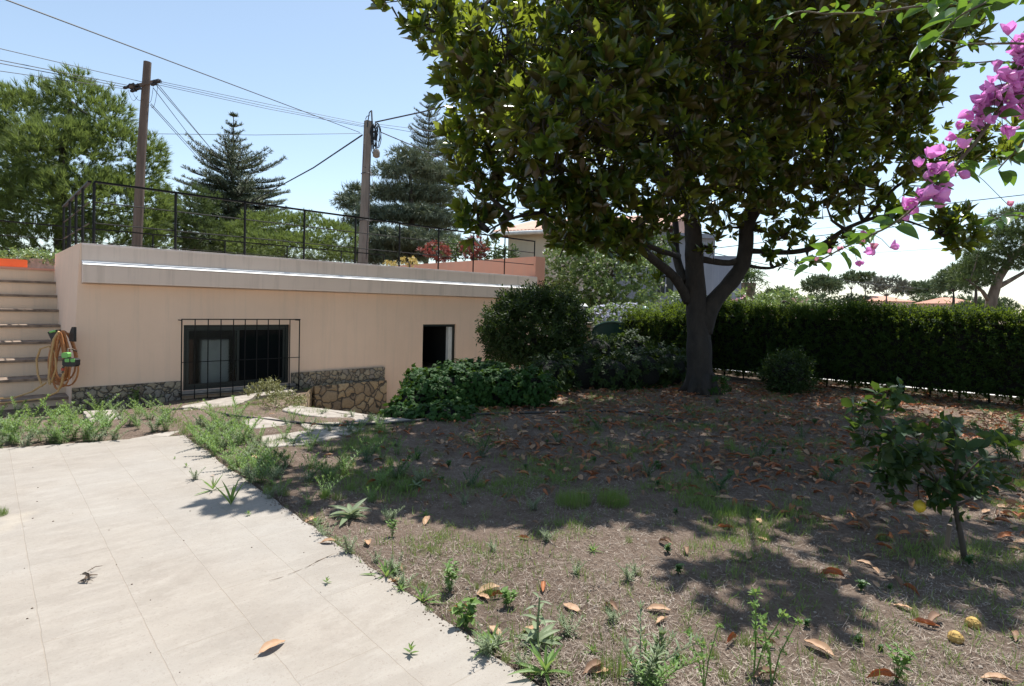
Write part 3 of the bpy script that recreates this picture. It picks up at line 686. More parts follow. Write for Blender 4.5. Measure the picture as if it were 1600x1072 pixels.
# root flare
for a in range(7):
    an = a*.9+.2; b = gp(1095, 615); mb.tube([b+Vector((0, 0, .38))+Vector((math.cos(an), math.sin(an), 0))*.16, b+Vector((math.cos(an)*.25, math.sin(an)*.25, .13)), b+Vector((math.cos(an)*.42, math.sin(an)*.42, -.03))], [.1, .09, .04], 7)
mb.build('trunk', M['mag_bark'], mag, smooth=True)
mblobs = [(622,20,6.1,34),(668,38,6.2,34),(712,50,6.3,45),(742,135,6.6,50),(735,205,7.3,45),(742,262,7.5,42),(745,315,7.6,42),(742,345,7.6,26),
 (800,75,6.4,62),(850,185,5.9,60),(815,180,6.6,60),(850,262,7.2,60),(795,250,7.4,50),(862,320,7.6,48),(905,350,8,46),(950,362,8.4,36),(1000,385,9.2,24),(880,372,8,26),(1205,335,10.4,22),(1260,335,10.2,20),(1130,325,10.4,26),(1215,375,10.3,18),
 (900,60,6.6,75),(960,20,6.9,60),(925,150,6.2,80),(935,250,7.3,75),(930,320,8,50),(985,345,8.6,44),(1000,90,6.7,95),(1035,210,7.4,90),(1045,300,8.8,62),(1020,365,9.4,34),(960,385,9,26),
 (1120,80,7.1,100),(1140,200,8,90),(1190,285,9,55),(1125,290,9.6,50),(1250,80,7.5,100),(1280,195,8.5,85),(1320,265,9,55),(1240,300,9.6,42),
 (1400,120,8.5,72),(1400,215,9,55),(1370,50,8,85),(1440,150,8.8,36),(1452,60,8.2,60),(1290,318,9.6,30),(1345,310,9.7,34),(1390,300,9.4,28),
 (1232,352,10.3,24),(1265,345,10.2,20),(1195,362,10.6,16),(1190,345,10.7,18),(1310,378,10,14),(1300,400,10.2,13),(1262,400,10.3,12),(1228,402,10.5,15),(1205,400,10.6,12),
 (1460,268,9.3,30),(1505,235,9.2,34),(1548,225,9.1,32),(1490,375,9,26),(1512,350,9,20),(1465,352,9.1,18),(1400,330,9.4,15),
 (1120,385,10.6,18),(1140,355,10.6,18),(1015,400,10.6,16),(1040,432,10.7,15),(1100,335,10.8,14),(1118,312,10.6,24),
 (690,-60,7.2,45),(820,-50,7.2,50),(960,-70,7,90),(1110,-80,7.3,100),(1230,-130,5.2,75),(1404,-90,5.5,95),(1320,-60,6.2,90),(1500,-60,6,60),(1260,-80,7.8,90),(1400,-60,8.2,100),(1490,-20,8.4,60),
 (1050,-230,8.6,130),(1250,-220,9,130),(1400,-180,9.4,100),
 (760,60,9,90),(830,160,9.6,90),(900,0,9.4,100),(950,130,10.2,110),(1000,10,11,120),(1100,150,11.5,110),(1150,20,11.5,120),(1250,130,11.5,110),(1350,150,11,85),(1300,20,11.5,110),(1000,240,11.5,70),(1080,250,12,60),(1190,230,12,60),
 (1050,-120,11.5,110),(1250,-120,11.5,110),(900,-120,10.5,90),(930,190,13.6,80),(1040,140,14,90),(1180,150,14,90),(1300,170,13.6,80),(860,120,12.5,70),(1100,60,14.5,90),(1250,60,14.5,90)]
MBL = [PB(*b) for b in mblobs]
lf = blade6(.185, .076, .2, .02)
mp = [rosette(lf, n, .3, 1.35, .75, 1.1, .05) for n in (8, 9, 10, 7)]
def twigs(mb, tips, nodes, r=.009):
    nd = np.array([tuple(q) for q in nodes])
    for c in tips:
        d = np.linalg.norm(nd-np.array(c)+np.array([0, 0, .0]), axis=1); a = Vector(nd[d.argmin()]); c = Vector(c)
        L = (a-c).length; mid = (a+c)/2+Vector((random.uniform(-.1, .1)*L, random.uniform(-.1, .1)*L, -.1*L)); mb.tube([a, mid, c], [r*2, r*1.3, r*.6], 4, cap=False)
mb = MB(); twigs(mb, [tuple(b[0]) for b in MBL], LP, .02)
P1, N1 = blob_pts([b for b in MBL if b[0].y < 9.2], 18, .5, .62); P2, N2 = blob_pts([b for b in MBL if b[0].y >= 9.2], 9, .6, .55); P = np.concatenate([P1, P2]); N = np.concatenate([N1, N2])
cen = np.array([tuple(b[0]) for b in MBL]); sel = rng.choice(len(P), 2600, replace=False)
for i in sel:
    j = np.linalg.norm(cen-P[i], axis=1).argmin(); a = Vector(cen[j]).lerp(Vector(P[i]), .3)+Vector(rng.normal(size=3))*.12; c = Vector(P[i]); mid = a.lerp(c, .5)+Vector((0, 0, -.05)); mb.tube([a, mid, c], [.012, .008, .004], 3, cap=False)
mb.build('twigs', M['mag_bark'], mag)
N = unit(N*.8+np.array([0, -.05, .75])+rng.normal(size=N.shape)*.35)
mb = MB(); k = rng.integers(0, 4, len(P)); s = rng.uniform(.7, 1.4, len(P))
for i, pr in enumerate(mp): mb.scatter(pr, frames(N[k == i], scale=s[k == i]), P[k == i])
mb.build('crown', M['mag_leaf'], mag, smooth=True)
print('magnolia rosettes', len(P))

# ================================================================== ROUND BUSH, IVY, HEDGE, SHRUBS
M['box_leaf'] = leafm('bush_leaf', (.010, .022, .007), (.028, .052, .012), trans=(.2, .32, .04), tf=.14, rough=.6, spec=.2, nscale=2)
M['hedge_leaf'] = leafm('hedge_leaf', (.006, .016, .005), (.02, .046, .01), trans=(.5, .7, .06), tf=.16, rough=.7, spec=.12, nscale=1.5)
M['ivy_leaf'] = leafm('ivy_leaf', (.012, .042, .009), (.035, .08, .016), trans=(.2, .35, .04), tf=.12, rough=.6, spec=.15, nscale=3)
M['core'] = plain('dark_solid_core', (.01, .011, .007), (.006, .007, .005), 20, .95, .8, 30, bdist=.05)  # near-black filling: the shade inside hedges and mounds put into the colour
sprig = compose([(rhomb(.045, .024), dirmat(i*2.4, .6+random.uniform(-.3, .3), random.uniform(.8, 1.2), random.uniform(-.6, .6)), (0, 0, .012*i), 0) for i in range(7)])
sprig2 = compose([(rhomb(.05, .022), dirmat(i*2.4, .5+random.uniform(-.3, .4), random.uniform(.7, 1.1), random.uniform(-.6, .6)), (0, 0, .018*i), 0) for i in range(8)])
YB = 12.3
bl = [PB(835, 517, YB, 72, 58), PB(800, 512, YB, 46, 46), PB(872, 510, YB, 44, 50), PB(830, 480, YB, 50, 26), PB(850, 550, YB, 50, 30), PB(795, 540, YB, 32, 28)]
tree('round_bush', 'large rounded dark green bush in front of the right end of the building', 'bush', gp(835, 612), [([at(835, 612, YB), at(833, 580, YB), at(835, 530, YB)], [.09, .07, .05]), ([at(842, 612, YB), at(852, 575, YB), at(860, 530, YB)], [.06, .05, .04])], bl, [sprig, sprig2], 240, M['box_leaf'], M['bark'], sc=(1, 1.9), shell=.4, cull=.6)
# stray upright shoots on the bush are part of its crown density above
def mound(name, label, cat, blobs, leafp, dens, fm, sc, core=True, up=.4, jit=.5, group=None, loc=None, shell=.3, cull=.8):
    c = Vector(blobs[0][0]); root = empty(name, loc if loc is not None else Vector((c.x, c.y, 0)), label, cat, group)
    P, N = blob_pts(blobs, dens, shell, cull, keep=lambda p: p[:, 2] > -.05)
    N = unit(N+np.array([0, 0, up])+rng.normal(size=N.shape)*jit); mb = MB(); k = rng.integers(0, len(leafp), len(P)); s = rng.uniform(sc[0], sc[1], len(P))
    for i, pr in enumerate(leafp): mb.scatter(pr, frames(N[k == i], scale=s[k == i]), P[k == i])
    mb.build('foliage', fm, root)
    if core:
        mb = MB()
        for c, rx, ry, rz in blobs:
            mb.lathe([(max(.02, .72*rx*math.cos(a)), .72*rz*math.sin(a)) for a in np.linspace(-1.5, 1.5, 7)], c, 10)  # solid dark lump added inside the foliage so no light leaks through
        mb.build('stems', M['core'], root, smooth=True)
    return root
ivl = MB(); 
ivl.add([(0, 0, 0), (.028, .005, .004), (.05, .03, -.004), (.022, .04, .006), (0, .075, -.006), (-.022, .04, .006), (-.05, .03, -.004), (-.028, .005, .004), (0, .03, .012)], [(8, 0, 1), (8, 1, 2), (8, 2, 3), (8, 3, 4), (8, 4, 5), (8, 5, 6), (8, 6, 7), (8, 7, 0)]); ivl = P_(ivl)
ivp = [compose([(ivl, np.array(Matrix.Rotation(random.uniform(0, 6.28), 3, 'Z')@Matrix.Rotation(random.uniform(-.5, .5), 3, 'X')), (random.uniform(-.06, .06), random.uniform(-.06, .06), random.uniform(-.02, .03)), 0) for _ in range(4)]) for _ in range(3)]
def G(px, py, dz, r, rz, ry=None):
    p = gp(px, py); return (Vector((p.x, p.y, dz)), r, ry or r, rz)
mound('ivy_mound', 'thick mound of dark green ivy spilling over the edge of the sunken yard', 'ivy',
      [G(645, 640, .08, .32, .25), G(665, 636, .15, .38, .34), G(700, 632, .2, .45, .38), G(740, 630, .22, .5, .36), G(785, 630, .2, .5, .36), G(825, 628, .2, .5, .36), G(690, 648, .03, .5, .14), G(620, 648, .0, .25, .12), G(655, 628, .35, .25, .2), G(715, 620, .4, .4, .22), G(760, 618, .42, .4, .2)], ivp, 130, M['ivy_leaf'], (.8, 1.3), cull=.75)
# thin shoots at the left end of the ivy
mb = MB(); b = gp(660, 632)
for k, (px, py) in enumerate([(628, 585), (632, 600), (640, 578), (650, 590), (622, 612), (618, 632), (612, 640), (760, 575), (668, 583)]):
    tip = at(px, py, 8.75); a = Vector((tip.x*.5+b.x*.5, b.y, .3)); mb.tube([a, (a+tip)/2+Vector((0, 0, .06)), tip], [.005, .004, .002], 3)
    q = np.array([tuple(a.lerp(tip, f)+Vector((0, 0, .06*math.sin(f*3.14)))) for f in np.linspace(.2, 1, 12)]); mb.scatter(rhomb(.035, .018), frames(rng.normal(size=(12, 3))+np.array([0, 0, .6]), scale=rng.uniform(.7, 1.2, 12)), q, 1)
tag(mb.build('wiry_shrub', [M['bark'], M['ivy_leaf']], loc=b), 'thin arching shoots rising from the left end of the ivy', 'shrub')

def hedge(name, label, path, w, h, dens, fm, wob=.06, shoots=200, base=.12):
    root = empty(name, path[0], label, 'hedge'); P = []; N = []; cm = MB()
    for a, b in zip(path, path[1:]):
        d = (b-a).normalized(); n = Vector((d.y, -d.x, 0)); L = (b-a).length
        for side, area in (((n), L*h), ((-n), L*h*.5), ('top', L*w)):
            m = int(area*dens); f = rng.random(m); 
            if side == 'top':
                o = rng.uniform(-w/2, w/2, m); zz = h-rng.random(m)**2*.22; nv = np.array([0, 0, 1.])
            else:
                o = (w/2-rng.random(m)**1.5*.22)*(1 if side == n else -1); zz = base+(h-base)*rng.random(m); nv = np.array(tuple(side))
            s = f*L; x = a.x+d.x*s+n.x*o; y = a.y+d.y*s+n.y*o
            wb = np.array([mnoise.noise(Vector((p, q, r))*1.6)*2+mnoise.noise(Vector((p, q, r))*5) for p, q, r in zip(x, y, zz)])*wob
            P.append(np.stack([x+nv[0]*wb, y+nv[1]*wb, zz+nv[2]*wb], 1)); N.append(np.tile(nv, (m, 1)))
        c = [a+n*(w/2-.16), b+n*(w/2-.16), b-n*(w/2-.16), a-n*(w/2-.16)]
        cm.add([(p.x, p.y, base+.08) for p in c]+[(p.x, p.y, h-.09) for p in c], [(0,3,2,1),(4,5,6,7),(0,1,5,4),(1,2,6,5),(2,3,7,6),(3,0,4,7)])  # added solid block that stops light leaking through; real stems follow
        for k in range(int(L/.45)):
            q = a+d*(k*.45+.2)+n*random.uniform(-.1, .15); cm.tube([Vector((q.x, q.y, -.05)), Vector((q.x+random.uniform(-.08, .08), q.y, .5))], .02, 5)
        m = int(shoots*L); f = rng.random(m)*L; o = rng.uniform(-w/2, w/2, m)
        for k in range(m):
            x = a.x+d.x*f[k]+n.x*o[k]; y = a.y+d.y*f[k]+n.y*o[k]; cl = max(0, mnoise.noise(Vector((x*.9, y*.9, 9)))+.25); hh = random.uniform(.03, .1)+.3*cl*random.random()**1.5
            j = max(2, int(hh/.035)); lean = rng.normal(size=2)*.15
            q = np.array([(x+lean[0]*z, y+lean[1]*z, h+z) for z in np.linspace(0, hh, j)]); P.append(q); N.append(np.tile([lean[0], lean[1], 1.], (j, 1)))
    P = np.concatenate(P); N = np.concatenate(N); N = unit(N+np.array([0, 0, .35])+rng.normal(size=N.shape)*.5)
    mb = MB(); k = rng.integers(0, 2, len(P)); s = rng.uniform(.8, 1.5, len(P))
    for i, pr in enumerate((sprig, sprig2)): mb.scatter(pr, frames(N[k == i], scale=s[k == i]), P[k == i])
    mb.build('foliage', fm, root); cm.build('stems', M['core'], root); return root
hA = gp(1100, 588); hB = gp(1600, 640); hd = (hB-hA).normalized(); hn = Vector((hd.y, -hd.x, 0))
if hn.y > 0: hn = -hn
h0 = hA-hn*.45-hd*1.2; h1 = hB-hn*.45+hd*2.5
hedge('clipped_hedge', 'long clipped hedge with sunlit top and dark shaded face closing the garden on the right', [h0, h1], .9, 1.55, 420, M['hedge_leaf'])
# low pale kerb behind the hedge stems that catches the sun
ka = hA-hn*1.05-hd*2; kb = h1-hn*.6
mb = MB(); off = hn*.1
mb.add([ka+off+Vector((0,0,-.1)), kb+off+Vector((0,0,-.1)), kb-off+Vector((0,0,-.1)), ka-off+Vector((0,0,-.1)), ka+off+Vector((0,0,.1)), kb+off+Vector((0,0,.1)), kb-off+Vector((0,0,.1)), ka-off+Vector((0,0,.1))], [(0,3,2,1),(4,5,6,7),(0,1,5,4),(1,2,6,5),(2,3,7,6),(3,0,4,7)])
tag(mb.build('kerb', M['ledge_top'], loc=(ka+kb)/2), 'low white kerb glimpsed in strips under the hedge', 'kerb')
mp_ = gp(1100, 588)
hedge('rear_hedge', 'dark overgrown hedge between the magnolia trunk and the green gate', [at(940, 520, 14.6)*1.0, at(1085, 520, 13.3)], .9, 1.42, 420, M['hedge_leaf'], shoots=80) if False else None
a, b = at(985, 520, 15.0), at(1110, 520, 13.6); a.z = b.z = 0
hedge('rear_hedge', 'dark shaded hedge between the magnolia trunk and the green gate', [a, b], .9, 1.4, 420, M['hedge_leaf'], shoots=60)
# dark undergrowth below it
shp = [compose([(blade6(.09, .035, .1, .2), dirmat(i*2.4, .5+random.uniform(-.3, .3), random.uniform(.8, 1.2)), (0, 0, .01*i), 0) for i in range(8)]) for _ in range(2)]
mound('undergrowth_shrub', 'low dark shrub in deep shade left of the magnolia trunk', 'shrub', [G(905, 606, .3, .55, .5), G(950, 606, .25, .6, .45), G(1000, 603, .3, .6, .5), G(1045, 600, .3, .5, .5), G(930, 590, .6, .5, .4), G(985, 588, .6, .5, .4)], shp, 60, M['box_leaf'], (.7, 1.2))
mound('shade_shrub', 'dark leafy shrub filling the gap under the round bush', 'shrub', [G(855, 612, .3, .5, .42), G(885, 602, .35, .45, .5), G(870, 595, .5, .5, .5)], shp, 60, M['box_leaf'], (.6, 1.1))
mound('ball_shrub', 'small dark ball shaped shrub at the foot of the hedge', 'shrub', [G(1230, 614, .36, .42, .4)], [sprig, sprig2], 300, M['box_leaf'], (1, 1.6))
mound('base_weed', 'leafy weed growing against the right side of the magnolia trunk base', 'weed', [G(1118, 618, .16, .2, .2), G(1128, 612, .12, .15, .15)], shp, 60, M['ivy_leaf'], (.6, .9), core=False)
for px, py, l in ((440, 634, 'low pale green shrub growing at the left end of the sunken yard'), (410, 630, 'small tuft of pale shrub under the right end of the barred window')):
    mound('low_shrub', l, 'shrub', [G(px, py, -.02, .24, .16), G(px+10, py-2, -.02, .2, .14)], [sprig2], 300, leafm('pale_shrub_leaf', (.14, .15, .05), (.25, .24, .11), trans=(.3, .3, .08), tf=.2), (.6, 1.1), core=False)

# green arched gate with stone pillars
YG = 15.6; gate = empty('garden_gate', Vector((at(955, 560, YG).x, YG, 0)), 'dark green arched metal gate in the shaded hedge', 'gate')
M['gate'] = plain('green_gate_paint', (.012, .06, .045), (.01, .045, .035), 2, .4)
p0 = at(925, 560, YG).x; p1 = at(987, 560, YG).x; cx = (p0+p1)/2; hw = (p1-p0)/2; zs = at(955, 520, YG).z; zt = at(955, 503, YG).z
for q, nm, dep in ((1, 'gate_leaf', .03), (.97, 'arch_frame', .07)):
    mb = MB(); arc = [(cx+hw*math.cos(a), zs+(zt-zs)*math.sin(a)) for a in np.linspace(0, math.pi, 17)]; ring = [(p1, 0)]+arc+[(p0, 0)]
    if nm == 'gate_leaf':
        k = len(ring); mb.add([(x, YG, z) for x, z in ring]+[(x, YG+dep, z) for x, z in ring], [tuple(range(k)), tuple(range(k, 2*k))[::-1]]+[((i+1) % k, i, i+k, (i+1) % k+k) for i in range(k)])
        for f in (-.5, 0, .5): mb.box((cx+f*hw-.01, YG-.02, .1), (cx+f*hw+.01, YG-.002, zs))
    else: mb.tube([(x, YG-.02, z) for x, z in ring], .035, 6)
    mb.build(nm, M['gate'], gate)
for px0, px1, lab in ((905, 922, 'rough stone gate pillar left of the green gate'), (990, 1006, 'rough stone gate pillar right of the green gate')):
    xa, xb = at(px0, 540, YG-.1).x, at(px1, 540, YG-.1).x; zt2 = at(915, 508, YG).z
    pr = empty('gate_pillar', ((xa+xb)/2, YG, 0), lab, 'pillar', 'gate pillars')
    mb = MB(); mb.box((xa, YG-.15, -.05), (xb, YG+.15, zt2)); mb.build('shaft', M['stone_big'], pr)
    mb = MB(); mb.box((xa-.04, YG-.19, zt2+.002), (xb+.04, YG+.19, zt2+.07)); mb.build('cap', M['flag'], pr)
# garden lamps
M['lamp_green'] = plain('lamp_green', (.1, .2, .16), None, 3, .4)
def lamp(px, py, Y, lab):
    c = at(px, py, Y); r = empty('garden_lamp', (c.x, c.y, 0), lab, 'lamp', 'garden lamps')
    mb = MB(); mb.tube([(c.x, c.y, 0), (c.x, c.y, c.z-.12)], .022, 6); mb.build('post', M['lamp_green'], r)
    mb = MB(); mb.lathe([(.001, .1), (.05, .09), (.11, .03), (.13, -.01), (.11, -.012)], c, 14); mb.build('shade', M['white_paint'] if px < 950 else M['lamp_green'], r, smooth=True)
    mb = MB(); mb.lathe([(.001, -.01), (.05, -.015), (.06, -.08), (.03, -.12)], c, 10); mb.build('glass', M['white_paint'], r, smooth=True)
lamp(912, 480, 15.2, 'small garden lamp with pale domed cap above the green gate')
lamp(1008, 484, 15.4, 'small dark green domed garden lamp behind the hedge')

# ================================================================== BACKGROUND TREES
M['pine_light'] = leafm('soft_pine_needles', (.05, .085, .02), (.13, .18, .045), trans=(.35, .46, .1), tf=.28, rough=.6, nscale=.5)
M['pine_mid'] = leafm('pine_needles', (.035, .065, .02), (.08, .12, .035), trans=(.22, .3, .08), tf=.2, rough=.6, nscale=.4)
M['araucaria'] = leafm('araucaria_needles', (.045, .065, .03), (.10, .12, .055), trans=(.15, .2, .08), tf=.12, rough=.6, nscale=.3)
M['cedar'] = leafm('cedar_needles', (.08, .11, .07), (.18, .21, .13), trans=(.18, .22, .1), tf=.15, rough=.65, nscale=.3)
M['shrub_light'] = leafm('light_shrub_leaf', (.09, .16, .05), (.2, .29, .1), trans=(.35, .45, .12), tf=.25, rough=.45, nscale=1)
M['shrub_dark'] = leafm('dark_shrub_leaf', (.035, .075, .025), (.08, .13, .04), trans=(.2, .3, .06), tf=.2, rough=.5, nscale=1)
M['far_green'] = leafm('distant_foliage', (.07, .11, .05), (.13, .17, .08), trans=(.15, .2, .08), tf=.15, rough=.7, nscale=.1)
pt = [tuft(18, .30, .022, .85) for _ in range(3)]
pt2 = [tuft(16, .26, .022, 1.0) for _ in range(3)]
def Tm(px, py0, Y, pts, r0, r1, base=None):
    b = at(px, py0, Y); b.z = -.1; P = [b]+[at(*q) for q in pts]; return (P, list(np.linspace(r0, r1, len(P))))
Y = 27
bl = [(60,190,27,62,55),(118,165,27,42,52),(150,185,27,50,45),(30,250,26.5,60,60),(100,250,25.5,75,60),(175,240,26.5,52,55),(215,265,27,40,48),(60,320,25.5,80,60),(140,320,25,75,55),(200,330,26,55,50),(-20,280,27,60,80),(20,180,27.5,35,35),(90,380,25.5,90,50),(180,380,26,80,40),(235,320,27.5,32,40),(-50,220,27,50,60),(240,240,27.5,18,28)]
tree('feathery_pine', 'large bright green feathery pine behind the terrace at the far left', 'tree', at(100, 466, Y)*1, [Tm(100, 480, Y, [(98, 400, Y), (95, 320, Y), (100, 230, Y), (112, 160, Y)], .4, .08)], [PB(*b) for b in bl], pt, 24, M['pine_light'], M['bark'], sc=(.7, 1.5), up=.7, jitter=.4, shell=.5, cull=.75)
bl = [(300,320,31,38,28),(275,355,30,40,30),(320,370,31,46,28),(250,340,31,30,30)]
tree('loose_pine', 'small loose pine between the big feathery pine and the tall araucaria', 'tree', at(290, 466, 31), [Tm(290, 480, 31, [(288, 400, 31), (290, 340, 31)], .2, .06)], [PB(*b) for b in bl], pt2, 22, M['pine_mid'], M['bark'], sc=(.8, 1.4), up=.6, shell=.6)
bl = [(430,360,32,60,26),(480,362,32,50,26),(395,375,32,50,26),(520,375,32,42,26),(450,390,31,90,24)]
tree('rounded_pine', 'low rounded bright green pine behind the middle of the terrace railing', 'tree', at(445, 466, 32), [Tm(445, 480, 32, [(445, 420, 32), (440, 370, 32)], .25, .1)], [PB(*b) for b in bl], pt2, 34, M['pine_light'], M['bark'], sc=(.7, 1.2), up=.7, shell=.35)
# araucaria
def araucaria(name, label, px, ptop, Yd, prof, group=None, tiers=22, mat='araucaria', gap=1):
    top = at(px, ptop, Yd); base = Vector((top.x, Yd, 0)); root = empty(name, base, label, 'tree', group); H = top.z
    mb = MB(); mb.tube([base, base+Vector((0, 0, H*.5)), top], [.28, .16, .02], 8); mb.build('trunk', M['bark'], root)
    mb = MB(); nl = compose([(sliver(.2, .035, .1), dirmat(random.uniform(0, 6.28), random.uniform(.2, 1.2), random.uniform(.7, 1.2)), (0, 0, 0), 0) for _ in range(7)])
    PS, NS = [], []
    for i in range(tiers):
        f = (i/(tiers-1))**.85; py = ptop+4+f*(prof[-1][0]-ptop-4); L = np.interp(py, [q[0] for q in prof], [q[1] for q in prof])*Yd/F_; z = at(px, py, Yd).z
        nb = 5 if i < tiers*.4 else 7; a0 = random.random()*6
        for k in range(nb):
            an = a0+k*6.283/nb+random.uniform(-.15, .15); Lb = L*random.uniform(.85, 1.08); dr = Vector((math.cos(an), math.sin(an), 0)); sag = -.10 if f > .45 else .12
            pts = [base+Vector((0, 0, z))+dr*Lb*q+Vector((0, 0, Lb*(sag*q+.28*q*q*(1.2 if f < .45 else .8)))) for q in np.linspace(0, 1, 6)]
            mb.tube(pts, list(np.linspace(.05, .015, 6)), 4, 1, cap=False)
            m = max(5, int(Lb/.11)); ss = np.linspace(.1, 1, m)
            for s in ss:
                fi = s*5; j = min(4, int(fi)); p = pts[j].lerp(pts[j+1], fi-j); side = Vector((-dr.y, dr.x, 0))
                wd = Lb*.2*math.sin(min(1, s*1.15+.1)*math.pi*.85)+.05
                nk = max(1, int(wd/.16))
                for sgn in (-1, 1):
                    for q in range(nk):
                        o = (q+random.random()*.6)/nk*wd; PS.append(tuple(p+side*sgn*o+dr*o*.5+Vector((0, 0, o*.25)))); NS.append(tuple(dr*.5+side*sgn*.4+Vector((0, 0, .7))))
    PS, NS = np.array(PS), np.array(NS); mb2 = MB(); mb2.scatter(nl, frames(NS, scale=rng.uniform(.7, 1.3, len(PS))), PS)
    mb.build('branches', [M['bark'], M['bark']], root); mb2.build('crown', M[mat], root); return root
araucaria('norfolk_pine', 'tall symmetrical tiered pine with sparse pointed top behind the terrace', 365, 178, 40, [(178, 2), (200, 12), (230, 22), (250, 30), (256, 66), (300, 74), (350, 80), (410, 84)], tiers=24)
araucaria('spire_pine', 'thin dark spire topped conifer rising behind the grey cedar', 671, 150, 52, [(150, 4), (180, 20), (220, 34), (280, 46), (380, 50)], tiers=24)
# cedar in flat plates
bl = []
for px, py, rx in ((640,245,34),(650,262,40),(612,268,30),(690,270,40),(600,300,34),(640,302,50),(690,305,40),(560,300,24),(540,315,20),(590,335,46),(650,335,60),(700,345,40),(560,350,30),(600,370,60),(660,375,60),(710,385,40),(620,395,70),(580,400,50),(560,318,24),(700,235,24)):
    bl.append((px, py, 38+random.uniform(-2, 2), rx, random.uniform(6, 10)))
tree('grey_cedar', 'grey green layered cedar behind the concrete pole', 'tree', at(640, 466, 38), [Tm(642, 480, 38, [(642, 400, 38), (643, 330, 38), (640, 250, 38)], .4, .06)], [PB(*b) for b in bl], [tuft(12, .4, .035, 1.3) for _ in range(3)], 20, M['cedar'], M['bark'], sc=(.7, 1.4), up=.1, jitter=.7, shell=.8, cull=.5)

# generic leafy clumps for middle distance
lc = [compose([(rhomb(.13, .06), dirmat(i*2.4+random.random(), random.uniform(-.2, 1.2), random.uniform(.7, 1.2), random.uniform(-.6, .6)), (random.uniform(-.08, .08), random.uniform(-.08, .08), random.uniform(0, .12)), 0) for i in range(9)]) for _ in range(3)]
def shrub(name, label, Yd, bl, fm, dens=26, sc=(.7, 1.2), cat='shrub', group=None, flowers=None, protos=None, up=.4):
    B = [PB(b[0], b[1], Yd+random.uniform(-.3, .3), *b[2:]) for b in bl]; c = B[0][0]
    root = tree(name, label, cat, Vector((c.x, Yd, 0)), [([Vector((c.x, Yd, -.05)), Vector((c.x, Yd, c.z*.6)), c], [.07, .05, .03])], B, protos or lc, dens, M[fm], M['bark'], sc=sc, up=up, shell=.5, cull=.7, group=group)
    if flowers:
        P, N = blob_pts(B, flowers[1], .1, .8); N = unit(N+rng.normal(size=N.shape)*.5)
        fl = compose([(rhomb(.055, .04), dirmat(i*1.257, .4, 1), (0, 0, 0), 0) for i in range(5)])
        mb = MB(); mb.scatter(fl, frames(N, scale=rng.uniform(.7, 1.3, len(P))), P+N*.06); mb.build('blossom', M[flowers[0]], root)
    return root
M['fl_white'] = leafm('white_blossom', (.75, .75, .7), (.6, .6, .6), trans=(.7, .7, .7), tf=.3, rough=.6)
M['fl_lilac'] = leafm('pale_lilac_blossom', (.55, .55, .75), (.65, .65, .75), trans=(.6, .6, .8), tf=.3, rough=.6)
M['fl_pink'] = leafm('pink_blossom', (.75, .35, .45), (.85, .55, .6), trans=(.8, .4, .5), tf=.35, rough=.6)
shrub('jasmine_shrub', 'tall light green climbing shrub with white flowers beside the right end of the terrace', 19, [(875,420,42,36),(900,400,36,30),(860,455,36,36),(915,450,42,36),(885,480,50,30)], 'shrub_light', flowers=('fl_white', 4))
shrub('glossy_shrub', 'glossy mid green shrub behind the round bush and under the magnolia leaves', 18.5, [(955,430,46,40),(985,455,46,40),(1005,430,30,36),(935,470,36,30),(965,395,34,26)], 'shrub_light', flowers=('fl_white', 3))
shrub('olive_green_shrub', 'dark olive shrub hanging behind the magnolia left branches', 20.5, [(900,378,44,30),(945,372,44,30),(990,380,40,32),(1020,395,28,26)], 'shrub_dark')
shrub('lilac_shrub', 'low shrub dotted with pale lilac flowers above the green gate', 16.6, [(950,492,32,14),(985,492,28,16),(925,496,24,12)], 'shrub_light', flowers=('fl_lilac', 40), sc=(.5, .9))
shrub('willowy_shrub', 'willowy bright green shrub just left of the magnolia trunk', 16.5, [(1050,485,26,30),(1070,470,20,30),(1025,495,28,18),(1010,500,28,16)], 'shrub_light', sc=(.7, 1.1), up=1)
shrub('oleander_shrub', 'bright oleander with pale pink flowers right of the magnolia trunk', 15.4, [(1130,485,28,20),(1165,482,30,20),(1200,490,30,16),(1105,490,20,18),(1150,468,20,12)], 'shrub_light', flowers=('fl_pink', 14), sc=(.6, 1))
shrub('loose_shrub', 'loose sunlit shrub showing over the hedge next to the oleander', 17.5, [(1225,470,30,14),(1200,478,24,14),(1250,478,26,12)], 'shrub_light')
# red leaved plants and succulents beyond the cross wall and terrace
M['red_leaf'] = leafm('red_succulent_leaf', (.15, .045, .045), (.26, .13, .09), trans=(.5, .1, .08), tf=.2, rough=.4, nscale=4)
ros = [rosette(blade6(.2, .06, .2, -.1), 10, .1, 1.1, .7, 1) for _ in range(2)]
for px, py, rx, rz, l in ((682,393,22,14,'left of two red leaved succulent shrubs behind the salmon wall'),(738,387,21,17,'right of two red leaved succulent shrubs behind the salmon wall')):
    shrub('red_succulent', l, 23.5, [(px, py, rx, rz), (px+rx*.4, py+5, rx*.6, rz*.7)], 'red_leaf', dens=16, sc=(.8, 1.2), group='red succulent shrubs', protos=ros, up=.8)
shrub('grey_green_shrub', 'grey green shrub between the two red succulents', 24.5, [(712,392,30,16),(765,395,24,20),(790,400,22,14)], 'shrub_dark')
M['yellow_leaf'] = leafm('yellow_succulent_leaf', (.5, .35, .1), (.6, .5, .2), trans=(.5, .4, .1), tf=.2, rough=.4, nscale=4)
shrub('yellow_succulent', 'low yellowish succulent at the left end of the salmon wall', 19.5, [(640,409,18,6),(612,411,12,5)], 'yellow_leaf', dens=40, sc=(.4, .6), protos=ros, up=.8)
M['agave_leaf'] = leafm('pale_agave_leaf', (.45, .5, .38), (.6, .62, .5), trans=(.4, .45, .3), tf=.1, rough=.45, nscale=4)
